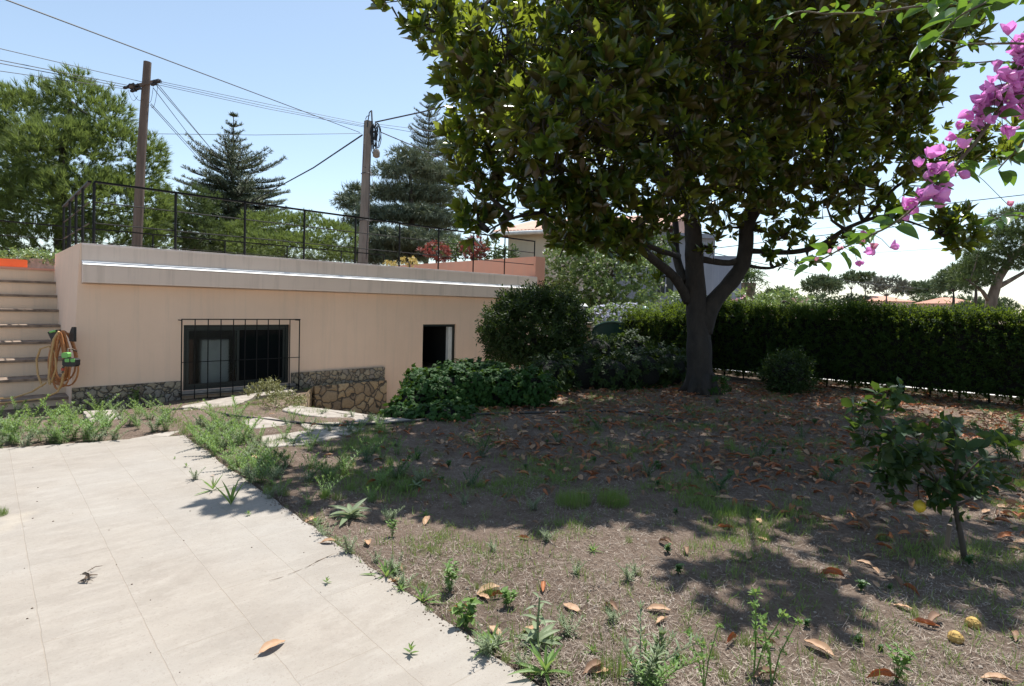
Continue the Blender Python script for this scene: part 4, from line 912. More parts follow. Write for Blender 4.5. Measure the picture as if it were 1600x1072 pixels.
for px, h, l in ((500, 26, 'pale spiky agave behind the railing left of the concrete pole'), (518, 34, 'tall pale spiky agave just left of the concrete pole'), (532, 22, 'small pale agave at the foot of the concrete pole'), (606, 40, 'upright pale agave right of the concrete pole'), (792, 34, 'tall pale bladed plant behind the right end of the salmon wall')):
    c = at(px, 416, 18.4); c.z = 2.12; Yd = 18.4; mb = MB(); lf2 = blade6(h*Yd/F_*1.15, .06, .25, .1)
    mb.scatter(rosette(lf2, 11, .6, 1.45, .6, 1.1), np.eye(3)[None], np.array([tuple(c)])); tag(mb.build('agave', M['agave_leaf'], loc=c), l, 'agave', 'agaves behind the terrace')
c = at(45, 402, 14.7); mb = MB(); P, N = blob_pts([(c, 1.0, .4, .13), (c+Vector((1.1, 0, -.05)), .6, .35, .12)], 70, .6); mb.scatter(sprig, frames(N+np.array([0, 0, .6])+rng.normal(size=N.shape)*.5, scale=rng.uniform(1, 2, len(P))), P)
tag(mb.build('trailing_shrub', M['shrub_light'], loc=c), 'low trailing green shrub behind the orange trough', 'shrub')
mb = MB(); mb.box((c.x-2, 14.5, 2.12), (c.x+1.9, 15.1, c.z-.04)); tag(mb.build('planter', M['flag'], loc=(c.x, 14.8, 2.12)), 'grey planter holding the trailing shrub behind the stairs', 'planter')

# distant trees and houses on the right
def umbrella(label, px, ptop, pbase, wpx, Yd, fm='far_green', dens=None, name='umbrella_pine', thin=False, flat=.45, lean=0, group='distant pines beyond the hedge'):
    h = pbase-ptop; top = at(px, ptop, Yd); s = Yd/F_; bl = []
    n = 7
    for i in range(n):
        f = (i+.5)/n*2-1; bl.append(PB(px+f*wpx*.38, ptop+h*flat*(.32+.25*f*f)+random.uniform(-2, 2), Yd+random.uniform(-1, 1)*wpx*s*.2, wpx*.2, h*flat*.34))
    b = Vector((top.x-lean*s, Yd, -.1)); tr = [([b, at(px-lean*.5, ptop+h*.7, Yd), at(px, ptop+h*.5, Yd)], [.03*wpx*s*.8+.1, .025*wpx*s*.8+.06, .08])]
    proto = [tuft(8, .55*Yd/90+.1, .14*Yd/90, 1.2) for _ in range(2)]
    tree(name, label, 'tree', Vector((b.x, Yd, 0)), tr, bl, proto, dens or (90/Yd)**2*5.5, M[fm], M['bark_pale'] if thin else M['bark'], sc=(.7, 1.3), up=.6, jitter=.6, shell=.8, cull=.6, group=group)
umbrella('flat topped dark pine left of the thin distant pines, above the pale chimney', 1285, 433, 495, 62, 80)
umbrella('thin distant umbrella pine, leftmost of the skyline pair', 1330, 426, 480, 34, 110, flat=.35, thin=True)
umbrella('thin distant umbrella pine touching the bare grey pine', 1352, 427, 480, 34, 110, flat=.35, thin=True)
M['far_grey'] = leafm('distant_grey_foliage', (.14, .14, .11), (.2, .2, .16), trans=(.15, .17, .1), tf=.1, rough=.8, nscale=.1)
umbrella('sparse greyish pine with many bare limbs in the middle of the skyline', 1385, 434, 492, 66, 95, fm='far_grey', flat=.5, thin=True, dens=3.5)
umbrella('distant pine with leaning trunks right of the greyish pine', 1428, 442, 490, 56, 120, thin=True, lean=-14)
umbrella('distant broad pine in front of the red roofed house', 1462, 440, 490, 52, 120, thin=True, lean=14)
umbrella('tall dark pine left of the big pine at the right edge', 1490, 420, 492, 60, 75, flat=.6)
umbrella('rounded dark pine hugging the big pine at the right edge', 1525, 395, 490, 60, 60, flat=.65, fm='pine_mid')
umbrella('low dark distant tree between the palm and the flat topped pine', 1215, 452, 495, 60, 100, flat=.8)
for i, (px, py, rx, rz, Yd, l) in enumerate([(1190,470,34,12,60,'rounded green trees just right of the palm'),(1262,474,30,11,70,'low green trees below the flat topped pine'),(1325,474,34,9,110,'low hazy trees under the thin skyline pines'),(1405,478,40,8,125,'low hazy trees in front of the terracotta roof'),(1475,474,40,10,110,'low trees between the distant pines at the right'),(1540,480,36,10,70,'bushes at the foot of the big right hand pine')]):
    s_ = Yd/F_; tree('distant_trees' if False else 'distant_tree', l, 'tree', Vector((at(px, 480, Yd).x, Yd, 0)), [([Vector((at(px, 480, Yd).x, Yd, -.1)), at(px, py, Yd)], [.3, .15])], [PB(px+o*rx, py+random.uniform(-3, 3), Yd+random.uniform(-2, 2), rx*.42, rz*random.uniform(.8, 1.3)) for o in (-.8, -.4, 0, .4, .8)], [tuft(8, .1+.5*Yd/90, .12*Yd/90, 1.3) for _ in range(2)], (90/Yd)**2*5, M['far_green' if Yd > 65 else 'shrub_dark'], M['bark'], up=.5, jitter=.6, shell=.7, cull=.6, group='low distant trees beyond the hedge')
# large pine at the right edge
Yd = 32; bl = [(1588,345,Yd,38,22),(1560,372,Yd,34,18),(1600,380,Yd,44,24),(1530,392,Yd,30,14),(1578,405,Yd,36,14),(1620,350,Yd,50,30),(1545,415,Yd,24,10),(1520,440,Yd,30,12),(1500,425,Yd+1,22,12),(1640,400,Yd,50,30)]
tree('leaning_pine', 'large pine with pale leaning trunk and spreading limbs at the right edge', 'tree', at(1545, 490, Yd), [Tm(1546, 500, Yd, [(1549, 470, Yd), (1560, 435, Yd), (1580, 405, Yd), (1605, 380, Yd)], .32, .12), ([at(1556, 450, Yd), at(1575, 440, Yd), at(1610, 420, Yd)], [.17, .13, .08]), ([at(1548, 475, Yd), at(1535, 455, Yd), at(1515, 440, Yd)], [.13, .1, .05])], [PB(*b) for b in bl], pt2, 26, M['pine_mid'], M['bark_pale'], sc=(.7, 1.2), up=.8, shell=.6, cull=.6)
M['far_roof'] = plain('distant_red_roof', (.5, .26, .17), (.42, .2, .14), 2, .8)
M['far_wall'] = plain('distant_house_wall', (.72, .55, .45), (.65, .5, .42), .5, .9)
def farhouse(label, px0, px1, ye, yr, yb, Yd, dep=9, name='distant_house', wallm='far_wall', wins=3):
    a, b = at(px0, ye, Yd), at(px1, ye, Yd); zr = at(px0, yr, Yd).z; zb = -.1; r = empty(name, Vector(((a.x+b.x)/2, Yd, 0)), label, 'house', 'distant houses beyond the hedge')
    mb = MB(); mb.box((a.x, Yd, zb), (b.x, Yd+dep, a.z)); mb.build('wall', M[wallm], r)
    mb = MB(); e = .5; mid = Yd+dep/2; x0, x1 = a.x-e, b.x+e; hr = zr-a.z; i = min(dep/2, (x1-x0)*.3)
    mb.add([(x0, Yd-e, a.z), (x1, Yd-e, a.z), (x1, Yd+dep+e, a.z), (x0, Yd+dep+e, a.z), (x0+i, mid, zr), (x1-i, mid, zr)], [(0, 1, 5, 4), (1, 2, 5), (2, 3, 4, 5), (3, 0, 4), (3, 2, 1, 0)]); mb.build('roof', M['far_roof'], r)
    for k in range(wins):
        x = a.x+(k+.7)*(b.x-a.x)/(wins+.4); mb = MB(); mb.box((x-.45, Yd-.05, a.z-1.9), (x+.45, Yd-.003, a.z-.7)); mb.build('window', M['frame_green'], r)
farhouse('low terracotta roofed distant house behind the bare grey pine', 1368, 1425, 470, 461, 490, 105)
farhouse('distant pink house half hidden between the right hand pines', 1490, 1530, 474, 464, 490, 100)
c = at(1255, 475, 40); ch = empty('chimney_house', Vector((at(1235, 480, 40).x, 40, 0)), 'low roof with a pale square chimney just above the hedge', 'house')
mb = MB(); x0, x1, x2 = at(1243, 470, 40).x, at(1264, 470, 40).x, at(1195, 470, 40).x; zt = at(1250, 467, 40).z; mb.box((x0, 40, 0), (x1, 40.9, zt)); mb.box((x0-.06, 39.94, zt+.002), (x1+.06, 40.96, zt+.08)); mb.build('chimney', M['far_wall'], ch)
zr = at(1230, 484, 40).z; mb = MB(); mb.box((x2-2, 41, 0), (x1+1, 47, zr)); mb.build('wall', M['far_wall'], ch)
mb = MB(); mb.add([(x2-2.4, 40.95, zr), (x1+1.4, 40.95, zr), (x1+1.4, 47.4, zr), (x2-2.4, 47.4, zr), (x2-.5, 44, zr+.4), (x1, 44, zr+.4)], [(0, 1, 5, 4), (1, 2, 5), (2, 3, 4, 5), (3, 0, 4)]); mb.build('roof', M['far_roof'], ch)
# palm
Yd = 34; c = at(1168, 432, Yd); r = empty('palm_tree', Vector((c.x, Yd, 0)), 'grey shaggy palm seen right of the magnolia trunk', 'palm')
mb = MB(); mb.tube([Vector((c.x-.1, Yd, -.1)), Vector((c.x, Yd, c.z*.6)), c+Vector((0, 0, -.4))], [.4, .38, .5], 10); mb.build('trunk', M['bark_pale'], r)
mb = MB(); fr_ = sliver(.55, .05, -.1)
for i in range(46):
    an = i*2.4; e0 = random.uniform(-1.2, 1.1); L = random.uniform(.9, 1.5); d = Vector((math.cos(an), math.sin(an), 0)); pts = [c+d*L*q*math.cos(e0)+Vector((0, 0, L*(q*math.sin(e0)-.35*q*q))) for q in np.linspace(0, 1, 7)]
    mb.tube(pts, .015, 3, cap=False); q = np.array([tuple(pts[j].lerp(pts[j+1], f)) for j in range(1, 6) for f in (0, .5)]); nr = rng.normal(size=(len(q), 3))*.8+np.array(tuple(d))*.5; mb.scatter(fr_, frames(nr), q)
mb.build('crown', M['shrub_dark'], r)
# hills far away so the ground does not end in a bare line
mb = MB(); k = 60; V = []
for i in range(k+1):
    a = math.pi*(-.05+1.1*i/k); h = 4+5*mnoise.noise(Vector((i*.25, 0, 0)))+3*mnoise.noise(Vector((i*.9, 4, 0)))
    V += [(620*math.cos(a), 620*math.sin(a), -2), (680*math.cos(a), 680*math.sin(a), max(1, h))]
mb.add(V, [(2*i+2, 2*i, 2*i+1, 2*i+3) for i in range(k)]); tag(mb.build('hills', M['far_green']), kind='structure')

# houses behind the magnolia
M['tile'] = plain('clay_roof_tile', (.5, .3, .22), (.38, .22, .16), 2, .8)
M['house_cream'] = plaster('neighbour_plaster', (.62, .58, .45), (.56, .52, .42)); M['house_grey'] = plaster('grey_lilac_plaster', (.3, .335, .4), (.25, .28, .34), (.5, .52, .6), .4)
Yd = 26; e0, e1 = at(768, 366, Yd), at(872, 353, Yd-1.5); dd = (e1-e0); ze = e0.z; dd.z = 0; dd.normalize(); nb = Vector((-dd.y, dd.x, 0))
hz = empty('neighbour_house', Vector((e0.x, e0.y, 0)), 'cream house with clay tiled roof seen under the left magnolia leaves', 'house'); L = 8.0
mb = MB(); a = e0+dd*.6+nb*.5; P = [a, a+dd*(L-1), a+dd*(L-1)+nb*8, a+nb*8]
mb.add([(p.x, p.y, -.1) for p in P]+[(p.x, p.y, ze+.02) for p in P], [(0,1,5,4),(1,2,6,5),(2,3,7,6),(3,0,4,7),(4,5,6,7)]); mb.build('wall', M['house_cream'], hz)
mb = MB(); nt_ = 44
for i in range(nt_):      # rows of half-round tiles running up the slope
    o = e0+dd*(L*(i+.5)/nt_); r_ = L/nt_*.55; up = o+nb*4.2+Vector((0, 0, 1.05)); mb.tube([Vector((o.x, o.y, ze+.06)), Vector((up.x, up.y, ze+.06+1.05))], r_, 7)
mb.add([(p.x, p.y, z) for p, z in ((e0, ze), (e0+dd*L, ze), (e0+dd*L+nb*4.2, ze+1.05), (e0+nb*4.2, ze+1.05), (e0+dd*L+nb*8.4, ze), (e0+nb*8.4, ze))], [(0, 1, 2, 3), (3, 2, 4, 5), (0, 3, 5), (1, 4, 2)]); mb.build('roof', M['tile'], hz)
mb = MB(); mb.tube([Vector((e0.x, e0.y, ze))-nb*.08, Vector(((e0+dd*L).x, (e0+dd*L).y, ze))-nb*.08], .09, 8); mb.build('gutter', M['white_paint'], hz)
Yd = 23; g0, g1 = at(1000, 480, Yd), at(1118, 480, Yd); zt1 = at(1060, 372, Yd).z
gh = empty('grey_house', Vector(((g0.x+g1.x)/2, Yd, 0)), 'pale grey lilac house with a dark window behind the magnolia trunk', 'house')
mb = MB(); mb.box((g0.x-1, Yd, -.1), (g1.x-.1, Yd+7, zt1)); mb.build('wall', M['house_grey'], gh)
mb = MB(); mb.box((g0.x-1.2, Yd-.2, zt1+.002), (g1.x+.1, Yd+7.2, zt1+.18)); mb.build('roof', M['house_grey'], gh)
mb = MB(); mb.box((g1.x-.097, Yd+1.5, -.1), (at(1157, 480, Yd+1.5).x, Yd+7, at(1140, 400, Yd+1.5).z)); mb.build('side_wing', M['house_grey'], gh)
w0, w1 = at(1026, 430, Yd), at(1052, 460, Yd); wn = empty('window', Vector(((w0.x+w1.x)/2, Yd, 0))-Vector(gh.location)); wn.parent = gh
mb = MB(); mb.box((w0.x, Yd-.04, w1.z), (w1.x, Yd-.003, w0.z)); mb.build('pane', M['frame_green'], wn)
mb = MB()
for xx in (w0.x, (w0.x+w1.x)/2, w1.x): mb.box((xx-.025, Yd-.08, w1.z), (xx+.025, Yd-.042, w0.z))
mb.build('frame', M['house_grey'], wn)

# ================================================================== POLES AND CABLES
M['pole_wood'] = plain('weathered_pole_wood', (.16, .12, .095), (.085, .062, .05), 5, .9, .6, 18, stretch=(1, 1, .12))
M['pole_concrete'] = plain('weathered_pole', (.26, .22, .185), (.17, .14, .115), 5, .9, .5, 18, stretch=(1, 1, .2))
Y1 = 20; lp = empty('wooden_pole', Vector((at(211, 390, Y1).x-.2, Y1, 0)), 'leaning wooden utility pole with short crossarm behind the left of the terrace', 'utility pole')
mb = MB(); b = at(213, 385, Y1); tp = at(230.5, 97, Y1); d = (tp-b); bb = b-d*(b.z/d.z+.02); mb.tube([bb, bb.lerp(tp, .35)+Vector((.02, 0, 0)), bb.lerp(tp, .7)+Vector((-.02, 0, 0)), tp], [.17, .165, .145, .125], 10); mb.build('pole', M['pole_wood'], lp, smooth=False)
ca, cb = at(203, 137, Y1-.35), at(249, 126, Y1+.1); mb = MB(); V = []
for q in (ca, cb):
    for s, h in ((-.05, -.05), (.05, -.05), (.05, .05), (-.05, .05)): V.append(q+Vector((0, s, h)))
mb.add(V, [(0,1,5,4),(1,2,6,5),(2,3,7,6),(3,0,4,7),(3,2,1,0),(4,5,6,7)]); mb.build('crossarm', M['pole_wood'], lp)
for px, py in ((197, 137), (205, 133), (212, 134), (243, 127), (247, 128), (240, 132), (208, 142), (215, 139)):
    c = at(px, py, Y1-.3); mb = MB(); mb.tube([c+Vector((-.09, 0, -.02)), c+Vector((-.03, 0, 0)), c+Vector((.03, 0, .01)), c+Vector((.1, 0, .03))], [.035, .06, .045, .06], 8); mb.build('insulator', M['plastic_black'], lp)
mb = MB()
for (x0, y0), (x1, y1), s in (((200, 140), (215, 150), 12), ((240, 130), (233, 160), 10), ((247, 130), (236, 168), 14), ((205, 140), (224, 155), 8)):
    mb.tube([at(x0+(x1-x0)*q, y0+(y1-y0)*q+s*math.sin(q*math.pi), Y1-.25) for q in np.linspace(0, 1, 8)], .008, 3)
mb.build('jumper_wire', M['cable'], lp)
Y2 = 23.5; rp = empty('concrete_pole', Vector((at(567, 400, Y2).x-.1, Y2, 0)), 'upright pole with a tangle of cables at its top, right of centre behind the terrace', 'utility pole')
b = at(567, 412, Y2); tp = at(575, 189, Y2); d = tp-b; bb = b-d*(b.z/d.z+.02); mb = MB(); mb.tube([bb, tp], [.24, .16], 4); mb.build('pole', M['pole_concrete'], rp)
mb = MB(); mb.tube([tp+Vector((.02, -.2, -.3)), at(577, 176, Y2), at(580, 173, Y2)], .022, 5); mb.tube([tp+Vector((-.05, -.2, 0)), at(573, 182, Y2), at(578, 180, Y2)], .015, 5); mb.tube([at(581, 215, Y2-.2), at(581.5, 190, Y2-.2), at(580.5, 173, Y2)], .035, 6); mb.build('spike', M['plastic_black'], rp)
mb = MB()
for k in range(14):
    x0 = random.uniform(578, 586); w = random.uniform(5, 12); y0 = random.uniform(192, 205); h = random.uniform(22, 40)
    mb.tube([at(x0+w*.5+w*.5*math.sin(a)+random.uniform(-1, 1), y0+h/2-h/2*math.cos(a)+random.uniform(-1, 1), Y2-.3) for a in np.linspace(0, 6.28, 12)], .016, 4, cap=False)
mb.build('cable_coil', M['cable'], rp)
mb = MB(); c = at(588, 240, Y2-.3); mb.lathe([(.001, .18), (.1, .16), (.15, .05), (.14, -.12), (.06, -.17), (.001, -.17)], c, 10); mb.build('splice_case', M['pole_concrete'], rp, smooth=True)
mb = MB(); mb.tube([at(578.5, 240, Y2-.28), at(576, 330, Y2-.28), at(572, 405, Y2-.3)], .014, 4); mb.tube([at(569, 225, Y2-.25), at(567, 260, Y2-.25), at(572, 262, Y2-.25)], .012, 4)
for yy in (272, 345): 
    c = at(571 if yy == 345 else 574, yy, Y2); mb.tube([c+Vector((.25*math.cos(a), .25*math.sin(a), 0)) for a in np.linspace(0, 6.28, 12)], .014, 4)
mb.build('strap', M['cable'], rp)
def cable(label, pts, r, mat='cable', group=None, sag=0):
    P = [at(*p) for p in pts]; Q = []
    for i in range(len(P)-1):
        for q in np.linspace(0, 1, 9)[:-1]: Q.append(P[i].lerp(P[i+1], q)-Vector((0, 0, sag*4*q*(1-q))))
    Q.append(P[-1]); mb = MB(); mb.tube(Q, r, 5); c = Q[0]; return tag(mb.build('overhead_cable', M[mat], loc=c), label, 'cable', group)
cable('long thick black cable crossing the sky from the top left corner to the upright pole', [(-120, -52, 7), (10, 0, 9), (562, 207, Y2)], .012, sag=.0)
LG = 'cables running left from the wooden pole'
cable('topmost cable running left from the wooden pole', [(-60, 60, 13), (0, 76, 14), (222, 128, Y1)], .010, group=LG)
cable('second cable running left from the wooden pole', [(-60, 86, 13), (0, 94, 14), (203, 134, Y1)], .011, group=LG)
cable('third cable running left from the wooden pole', [(-60, 90, 13), (0, 99, 14), (200, 137, Y1)], .011, group=LG)
cable('lowest cable of the bundle running left from the wooden pole', [(-60, 101, 13), (0, 111, 14), (196, 139, Y1)], .009, group=LG)
PG = 'cables between the two poles'
for i, (y0, y1, l) in enumerate(((127, 194, 'upper cable strung between the two poles'), (130, 197, 'middle cable strung between the two poles'), (133, 199, 'lower cable strung between the two poles'))):
    cable(l, [(249, y0, Y1), (420, (y0+y1)/2+2.5+i, 21.6), (572, y1, Y2)], .009, group=PG)
cable('level thin cable running between the poles below the others', [(228, 209, Y1), (400, 211, 21.6), (565, 208.5, Y2)], .010, 'cable_thin')
DG = 'wires dropping right from the wooden pole'
for i, (a, b) in enumerate((((236, 162), (322, 256)), ((235, 164), (314, 252)), ((240, 138), (330, 257)), ((247, 132), (342, 247)), ((245, 134), (338, 242)))):
    x1, y1 = a[0]+(b[0]-a[0])*1.6, a[1]+(b[1]-a[1])*1.6
    cable(('lowest', 'second lowest', 'middle', 'second highest', 'highest')[i]+' of the thin greenish wires dropping right from the wooden pole', [(a[0], a[1], Y1), (b[0], b[1], 42), (x1, y1, 75)] if False else [(a[0], a[1], Y1), (x1, y1, 46)], .012, 'cable_thin', DG)
cable('thick black cable dropping left from the upright pole to the tiered pine', [(566, 211, Y2), (490, 262, 28), (380, 322, 38)], .032)
cable('thick black cable rising right from the upright pole into the magnolia leaves', [(586, 191, Y2), (660, 175, 23), (900, 115, 21)], .03)
cable('black cable dropping right from the upright pole behind the cedar tip', [(596, 207, Y2), (660, 234, 26), (800, 300, 34)], .022)
cable('thin pale cable going right from the upright pole', [(590, 197, Y2), (670, 211, 26), (900, 240, 34)], .009)
cable('second thin pale cable going right from the upright pole', [(590, 194, Y2), (670, 204, 26), (900, 226, 34)], .009)
cable('slack thin wire hanging beside the upright pole', [(578, 262, Y2), (585, 295, Y2-1)], .008)
RG = 'cables crossing the sky right of the magnolia'
cable('uppermost thick cable right of the magnolia', [(1100, 357, 30), (1350, 333, 28), (1700, 293, 25)], .020, group=RG)
cable('second thick cable right of the magnolia', [(1100, 390, 30), (1350, 360, 28), (1700, 319, 25)], .020, group=RG)
cable('faint thin cable between the two thick ones right of the magnolia', [(1100, 375, 34), (1400, 345, 32), (1700, 322, 30)], .009, group=RG)
cable('faint lower cable over the distant pines', [(1100, 408, 40), (1400, 393, 38), (1700, 372, 36)], .009, group=RG)
cable('cable sloping down right towards the distant pines', [(1100, 392, 26), (1170, 408, 27), (1330, 440, 40), (1450, 452, 60)], .018)

# ================================================================== LEMON TREE
M['citrus_leaf'] = leafm('citrus_leaf', (.008, .024, .009), (.024, .055, .016), trans=(.25, .4, .05), tf=.15, rough=.5, spec=.25, nscale=3)
M['lemon'] = plain('lemon_peel', (.75, .5, .04), (.6, .5, .05), 9, .45, .4, 60)
Yl = gp(1508, 878).y; lt = empty('lemon_tree', gp(1508, 878), 'small citrus tree with one yellow fruit in the shade at the right', 'tree')
mb = MB()
def Al(l, dy=0): return [at(x, y, Yl+d) for x, y, d in l]
br = [([(1508,884,0),(1504,850,0),(1494,800,0),(1488,770,0),(1492,740,0),(1500,700,0)], [.02,.017,.015,.014,.012,.008]),
      ([(1488,775,0),(1460,745,-.05),(1430,715,-.1),(1400,690,-.1),(1375,650,-.1),(1385,620,-.1)], [.014,.012,.01,.008,.005,.003]),
      ([(1492,790,0),(1475,760,.1),(1440,740,.15),(1390,740,.15),(1365,755,.1)], [.012,.01,.008,.006,.003]),
      ([(1490,765,0),(1510,740,-.05),(1530,720,-.1),(1560,700,-.1)], [.01,.008,.006,.003]),
      ([(1495,790,0),(1530,775,.1),(1570,768,.15),(1600,760,.2)], [.008,.006,.004,.002]),
      ([(1440,742,.15),(1434,760,.1),(1436,782,.08)], [.006,.004,.003]), ([(1375,655,-.1),(1350,640,-.1)], [.003,.002]), ([(1400,690,-.1),(1350,680,-.1),(1335,675,-.1)], [.005,.003,.002]),
      ([(1500,700,0),(1488,665,0),(1480,655,0)], [.006,.004,.002]), ([(1460,745,-.05),(1440,700,.1),(1425,670,.1)], [.007,.005,.003])]
for L, r in br: mb.tube(Al(L), r, 6)
mb.build('trunk', M['bark'], lt, smooth=True)
cl = blade6(.078, .042, .12, .3); cr = [rosette(cl, n, .0, 1.1, .7, 1.1, .02) for n in (5, 6, 7)]
tips = [(1505,765,0,34),(1470,785,.05,26),(1540,762,0,30),(1400,765,.1,26),(1560,735,0,26),(1335,678,-.1,26),(1350,640,-.1,22),(1380,620,-.1,26),(1400,612,-.1,22),(1410,640,0,28),(1375,660,0,28),(1365,700,-.1,36),(1400,690,-.15,36),(1430,700,0,40),(1400,730,0,40),(1370,740,.1,30),(1440,670,.1,30),(1470,700,0,40),(1485,665,0,24),(1500,690,.1,34),(1520,710,-.1,30),(1550,700,-.1,24),(1460,740,0,40),(1430,760,0,30),(1500,740,0,36),(1390,760,.1,26),(1450,720,-.15,34),(1480,760,0,24),(1520,735,0,26)]
B = [PB(x, y, Yl+d, r, r*.8) for x, y, d, r in tips]
P, N = blob_pts(B, 25, .9, .3); mb = MB(); N = unit(N*.6+np.array([0, -.2, .5])+rng.normal(size=N.shape)*.5); k = rng.integers(0, 3, len(P))
s = rng.uniform(.9, 1.45, len(P))
for i, pr in enumerate(cr): mb.scatter(pr, frames(N[k == i], scale=s[k == i]), P[k == i])
mb.build('crown', M['citrus_leaf'], lt, smooth=True); print('citrus', len(P))
mb = MB(); c = at(1437, 791, Yl+.05); mb.lathe([(.001, .044), (.012, .04), (.03, .026), (.037, .004), (.034, -.016), (.02, -.034), (.008, -.04), (.001, -.046)], c, 14); mb.build('fruit', M['lemon'], lt, smooth=True)
mb = MB(); mb.tube([gp(1476, 866), at(1480, 850, gp(1476, 866).y), at(1484, 820, gp(1476, 866).y)], .015, 6); tag(mb.build('stake', M['bark_pale'], loc=gp(1476, 866)), 'pale wooden stake pushed in beside the little citrus tree', 'stake')

# ================================================================== BOUGAINVILLEA
M['bract'] = leafm('magenta_bract', (.74, .27, .66), (.85, .42, .76), trans=(.95, .35, .85), tf=.45, rough=.6, nscale=6)
M['bract_pale'] = leafm('pink_bract', (.75, .28, .45), (.8, .42, .5), trans=(.9, .4, .55), tf=.35, rough=.6, nscale=6)
M['boug_leaf'] = leafm('bougainvillea_leaf', (.035, .09, .02), (.07, .15, .03), trans=(.28, .5, .04), tf=.28, rough=.4, nscale=5)
M['boug_stem'] = plain('bougainvillea_stem', (.12, .10, .06), (.07, .05, .035), 20, .85, .5, 40)
def curve(P, n=7):
    Q = []; P = [Vector(p) for p in P]; E = [P[0]*2-P[1]]+P+[P[-1]*2-P[-2]]
    for i in range(1, len(E)-2):
        for k in range(n):
            t = k/n; a, b, c, d = E[i-1:i+3]; Q.append(.5*((2*b)+(c-a)*t+(2*a-5*b+4*c-d)*t*t+(3*b-a-3*c+d)*t**3))
    return Q+[P[-1]]
Yv = 1.45; bv = empty('bougainvillea', (2.35, 1.45, 0), 'overhanging bougainvillea canes with magenta flowers at the upper right', 'vine')
canes = [([(1720,-120,0),(1640,10,0),(1603,90,0),(1572,150,0),(1530,215,0),(1490,262,0),(1452,300,0),(1405,345,0),(1350,372,0),(1310,392,0),(1272,412,0)], .0045),
         ([(1760,-60,.1),(1640,-14,.1),(1560,0,.1),(1500,2,.1),(1440,10,.1),(1380,18,.1),(1300,22,.1),(1250,18,.1),(1212,30,.1)], .0035),
         ([(1740,60,-.05),(1640,72,-.05),(1560,68,-.05),(1510,70,-.05),(1465,60,-.05)], .003),
         ([(1740,90,.1),(1620,100,.1),(1560,95,.1),(1520,98,.1),(1470,96,.1)], .0025),
         ([(1720,-60,-.2),(1600,-20,-.2),(1540,5,-.2),(1500,25,-.2),(1470,55,-.2)], .004),
         ([(1760,150,.15),(1640,180,.1),(1590,230,.1),(1560,265,.1)], .004),
         ([(1720,300,.3),(1640,345,.3),(1580,335,.3),(1545,345,.3)], .003)]
mb = MB(); CN = []
for L, r in canes:
    P = [at(x, y, Yv+d) for x, y, d in L]; Q = []
    for i in range(len(P)-1):
        for k in range(4): Q.append(P[i].lerp(P[i+1], k/4)+Vector(rng.normal(size=3))*.002)
    Q.append(P[-1]); Q = [Q[0]]+[(Q[w-1]+2*Q[w]+Q[w+1])/4 for w in range(1, len(Q)-1)]+[Q[-1]]; CN.append(Q); mb.tube(Q, list(np.linspace(r*1.3, r*.4, len(Q))), 6)
root_ = [Vector((2.35, 1.45, -.05)), Vector((2.3, 1.4, .9)), Vector((2.15, 1.45, 1.8))]
Qc = curve(root_+[Vector((1.95, 1.45, 2.35)), CN[0][0]]); mb.tube(Qc, list(np.linspace(.032, .006, len(Qc))), 8)
for q in CN[1:]: Qc = curve([root_[2]+Vector((0, 0, -.1)), root_[2].lerp(q[0], .45)+Vector((.06, random.uniform(-.06, .06), .16)), q[0]]); mb.tube(Qc, list(np.linspace(.011, .004, len(Qc))), 6)
mb.build('stem', M['boug_stem'], bv, smooth=True)
def ovate(l, w, n=7, fold=.1, curl=.2):
    mb = MB(); V = []; F = []
    for i in range(n+1):
        y = i/n; ww = w*.5*math.sin(math.pi*min(1, y**.75))**.85*(1 if i not in (0, n) else 0)+.0004; z = -curl*l*y*y
        V += [(-ww, y*l, z+fold*ww), (-ww*.5, y*l, z+fold*ww*.2), (0, y*l, z-.1*fold*w), (ww*.5, y*l, z+fold*ww*.2), (ww, y*l, z+fold*ww)]
    for i in range(n):
        for k in range(4): a = i*5+k; F.append((a, a+1, a+6, a+5))
    mb.add(V, F); return P_(mb)
ol = ovate(.05, .032, 7, .5, .2)
mb = MB()
def leaves_on(Q, every, sc0, sc1, s0=0, droop=.3):
    for i in range(s0, len(Q), every):
        p = Q[i]; an = random.uniform(0, 6.28); d = Vector((math.cos(an), math.sin(an)*.6, random.uniform(-.6, .5))).normalized()
        s = random.uniform(sc0, sc1); q = p+d*.012; mb.tube([p, q], .0008, 3, cap=False)
        Yd_ = np.array(tuple(d)); Z = rng.normal(size=3)*.6+np.array([0, -.3, .9]); X = np.cross(Yd_, Z); X /= np.linalg.norm(X); Z = np.cross(X, Yd_)
        mb.scatter(ol, (np.stack([X, Yd_, Z], 1)*s)[None], np.array([tuple(q)]))
leaves_on(CN[0], 1, .55, 1.2, 4); leaves_on(CN[0], 2, .6, 1.2, 5); leaves_on(CN[0], 1, .3, .7, 28); leaves_on(CN[1], 1, .3, .75, 3); leaves_on(CN[1], 1, .6, 1.1, 3) if False else None
leaves_on(CN[2], 1, .3, .6, 3); leaves_on(CN[3], 1, .25, .5, 3); leaves_on(CN[4], 1, 1.0, 1.6, 4); leaves_on(CN[4], 2, .9, 1.5, 3); leaves_on(CN[5], 1, .7, 1.3, 3); leaves_on(CN[5], 1, .7, 1.3, 4); leaves_on(CN[6], 1, .5, 1.0, 2)
leaves_on(CN[1][:16], 1, .9, 1.6, 3)
mb.build('leaves', M['boug_leaf'], bv, smooth=True)
brp = ovate(.03, .024, 6, .7, -.25)
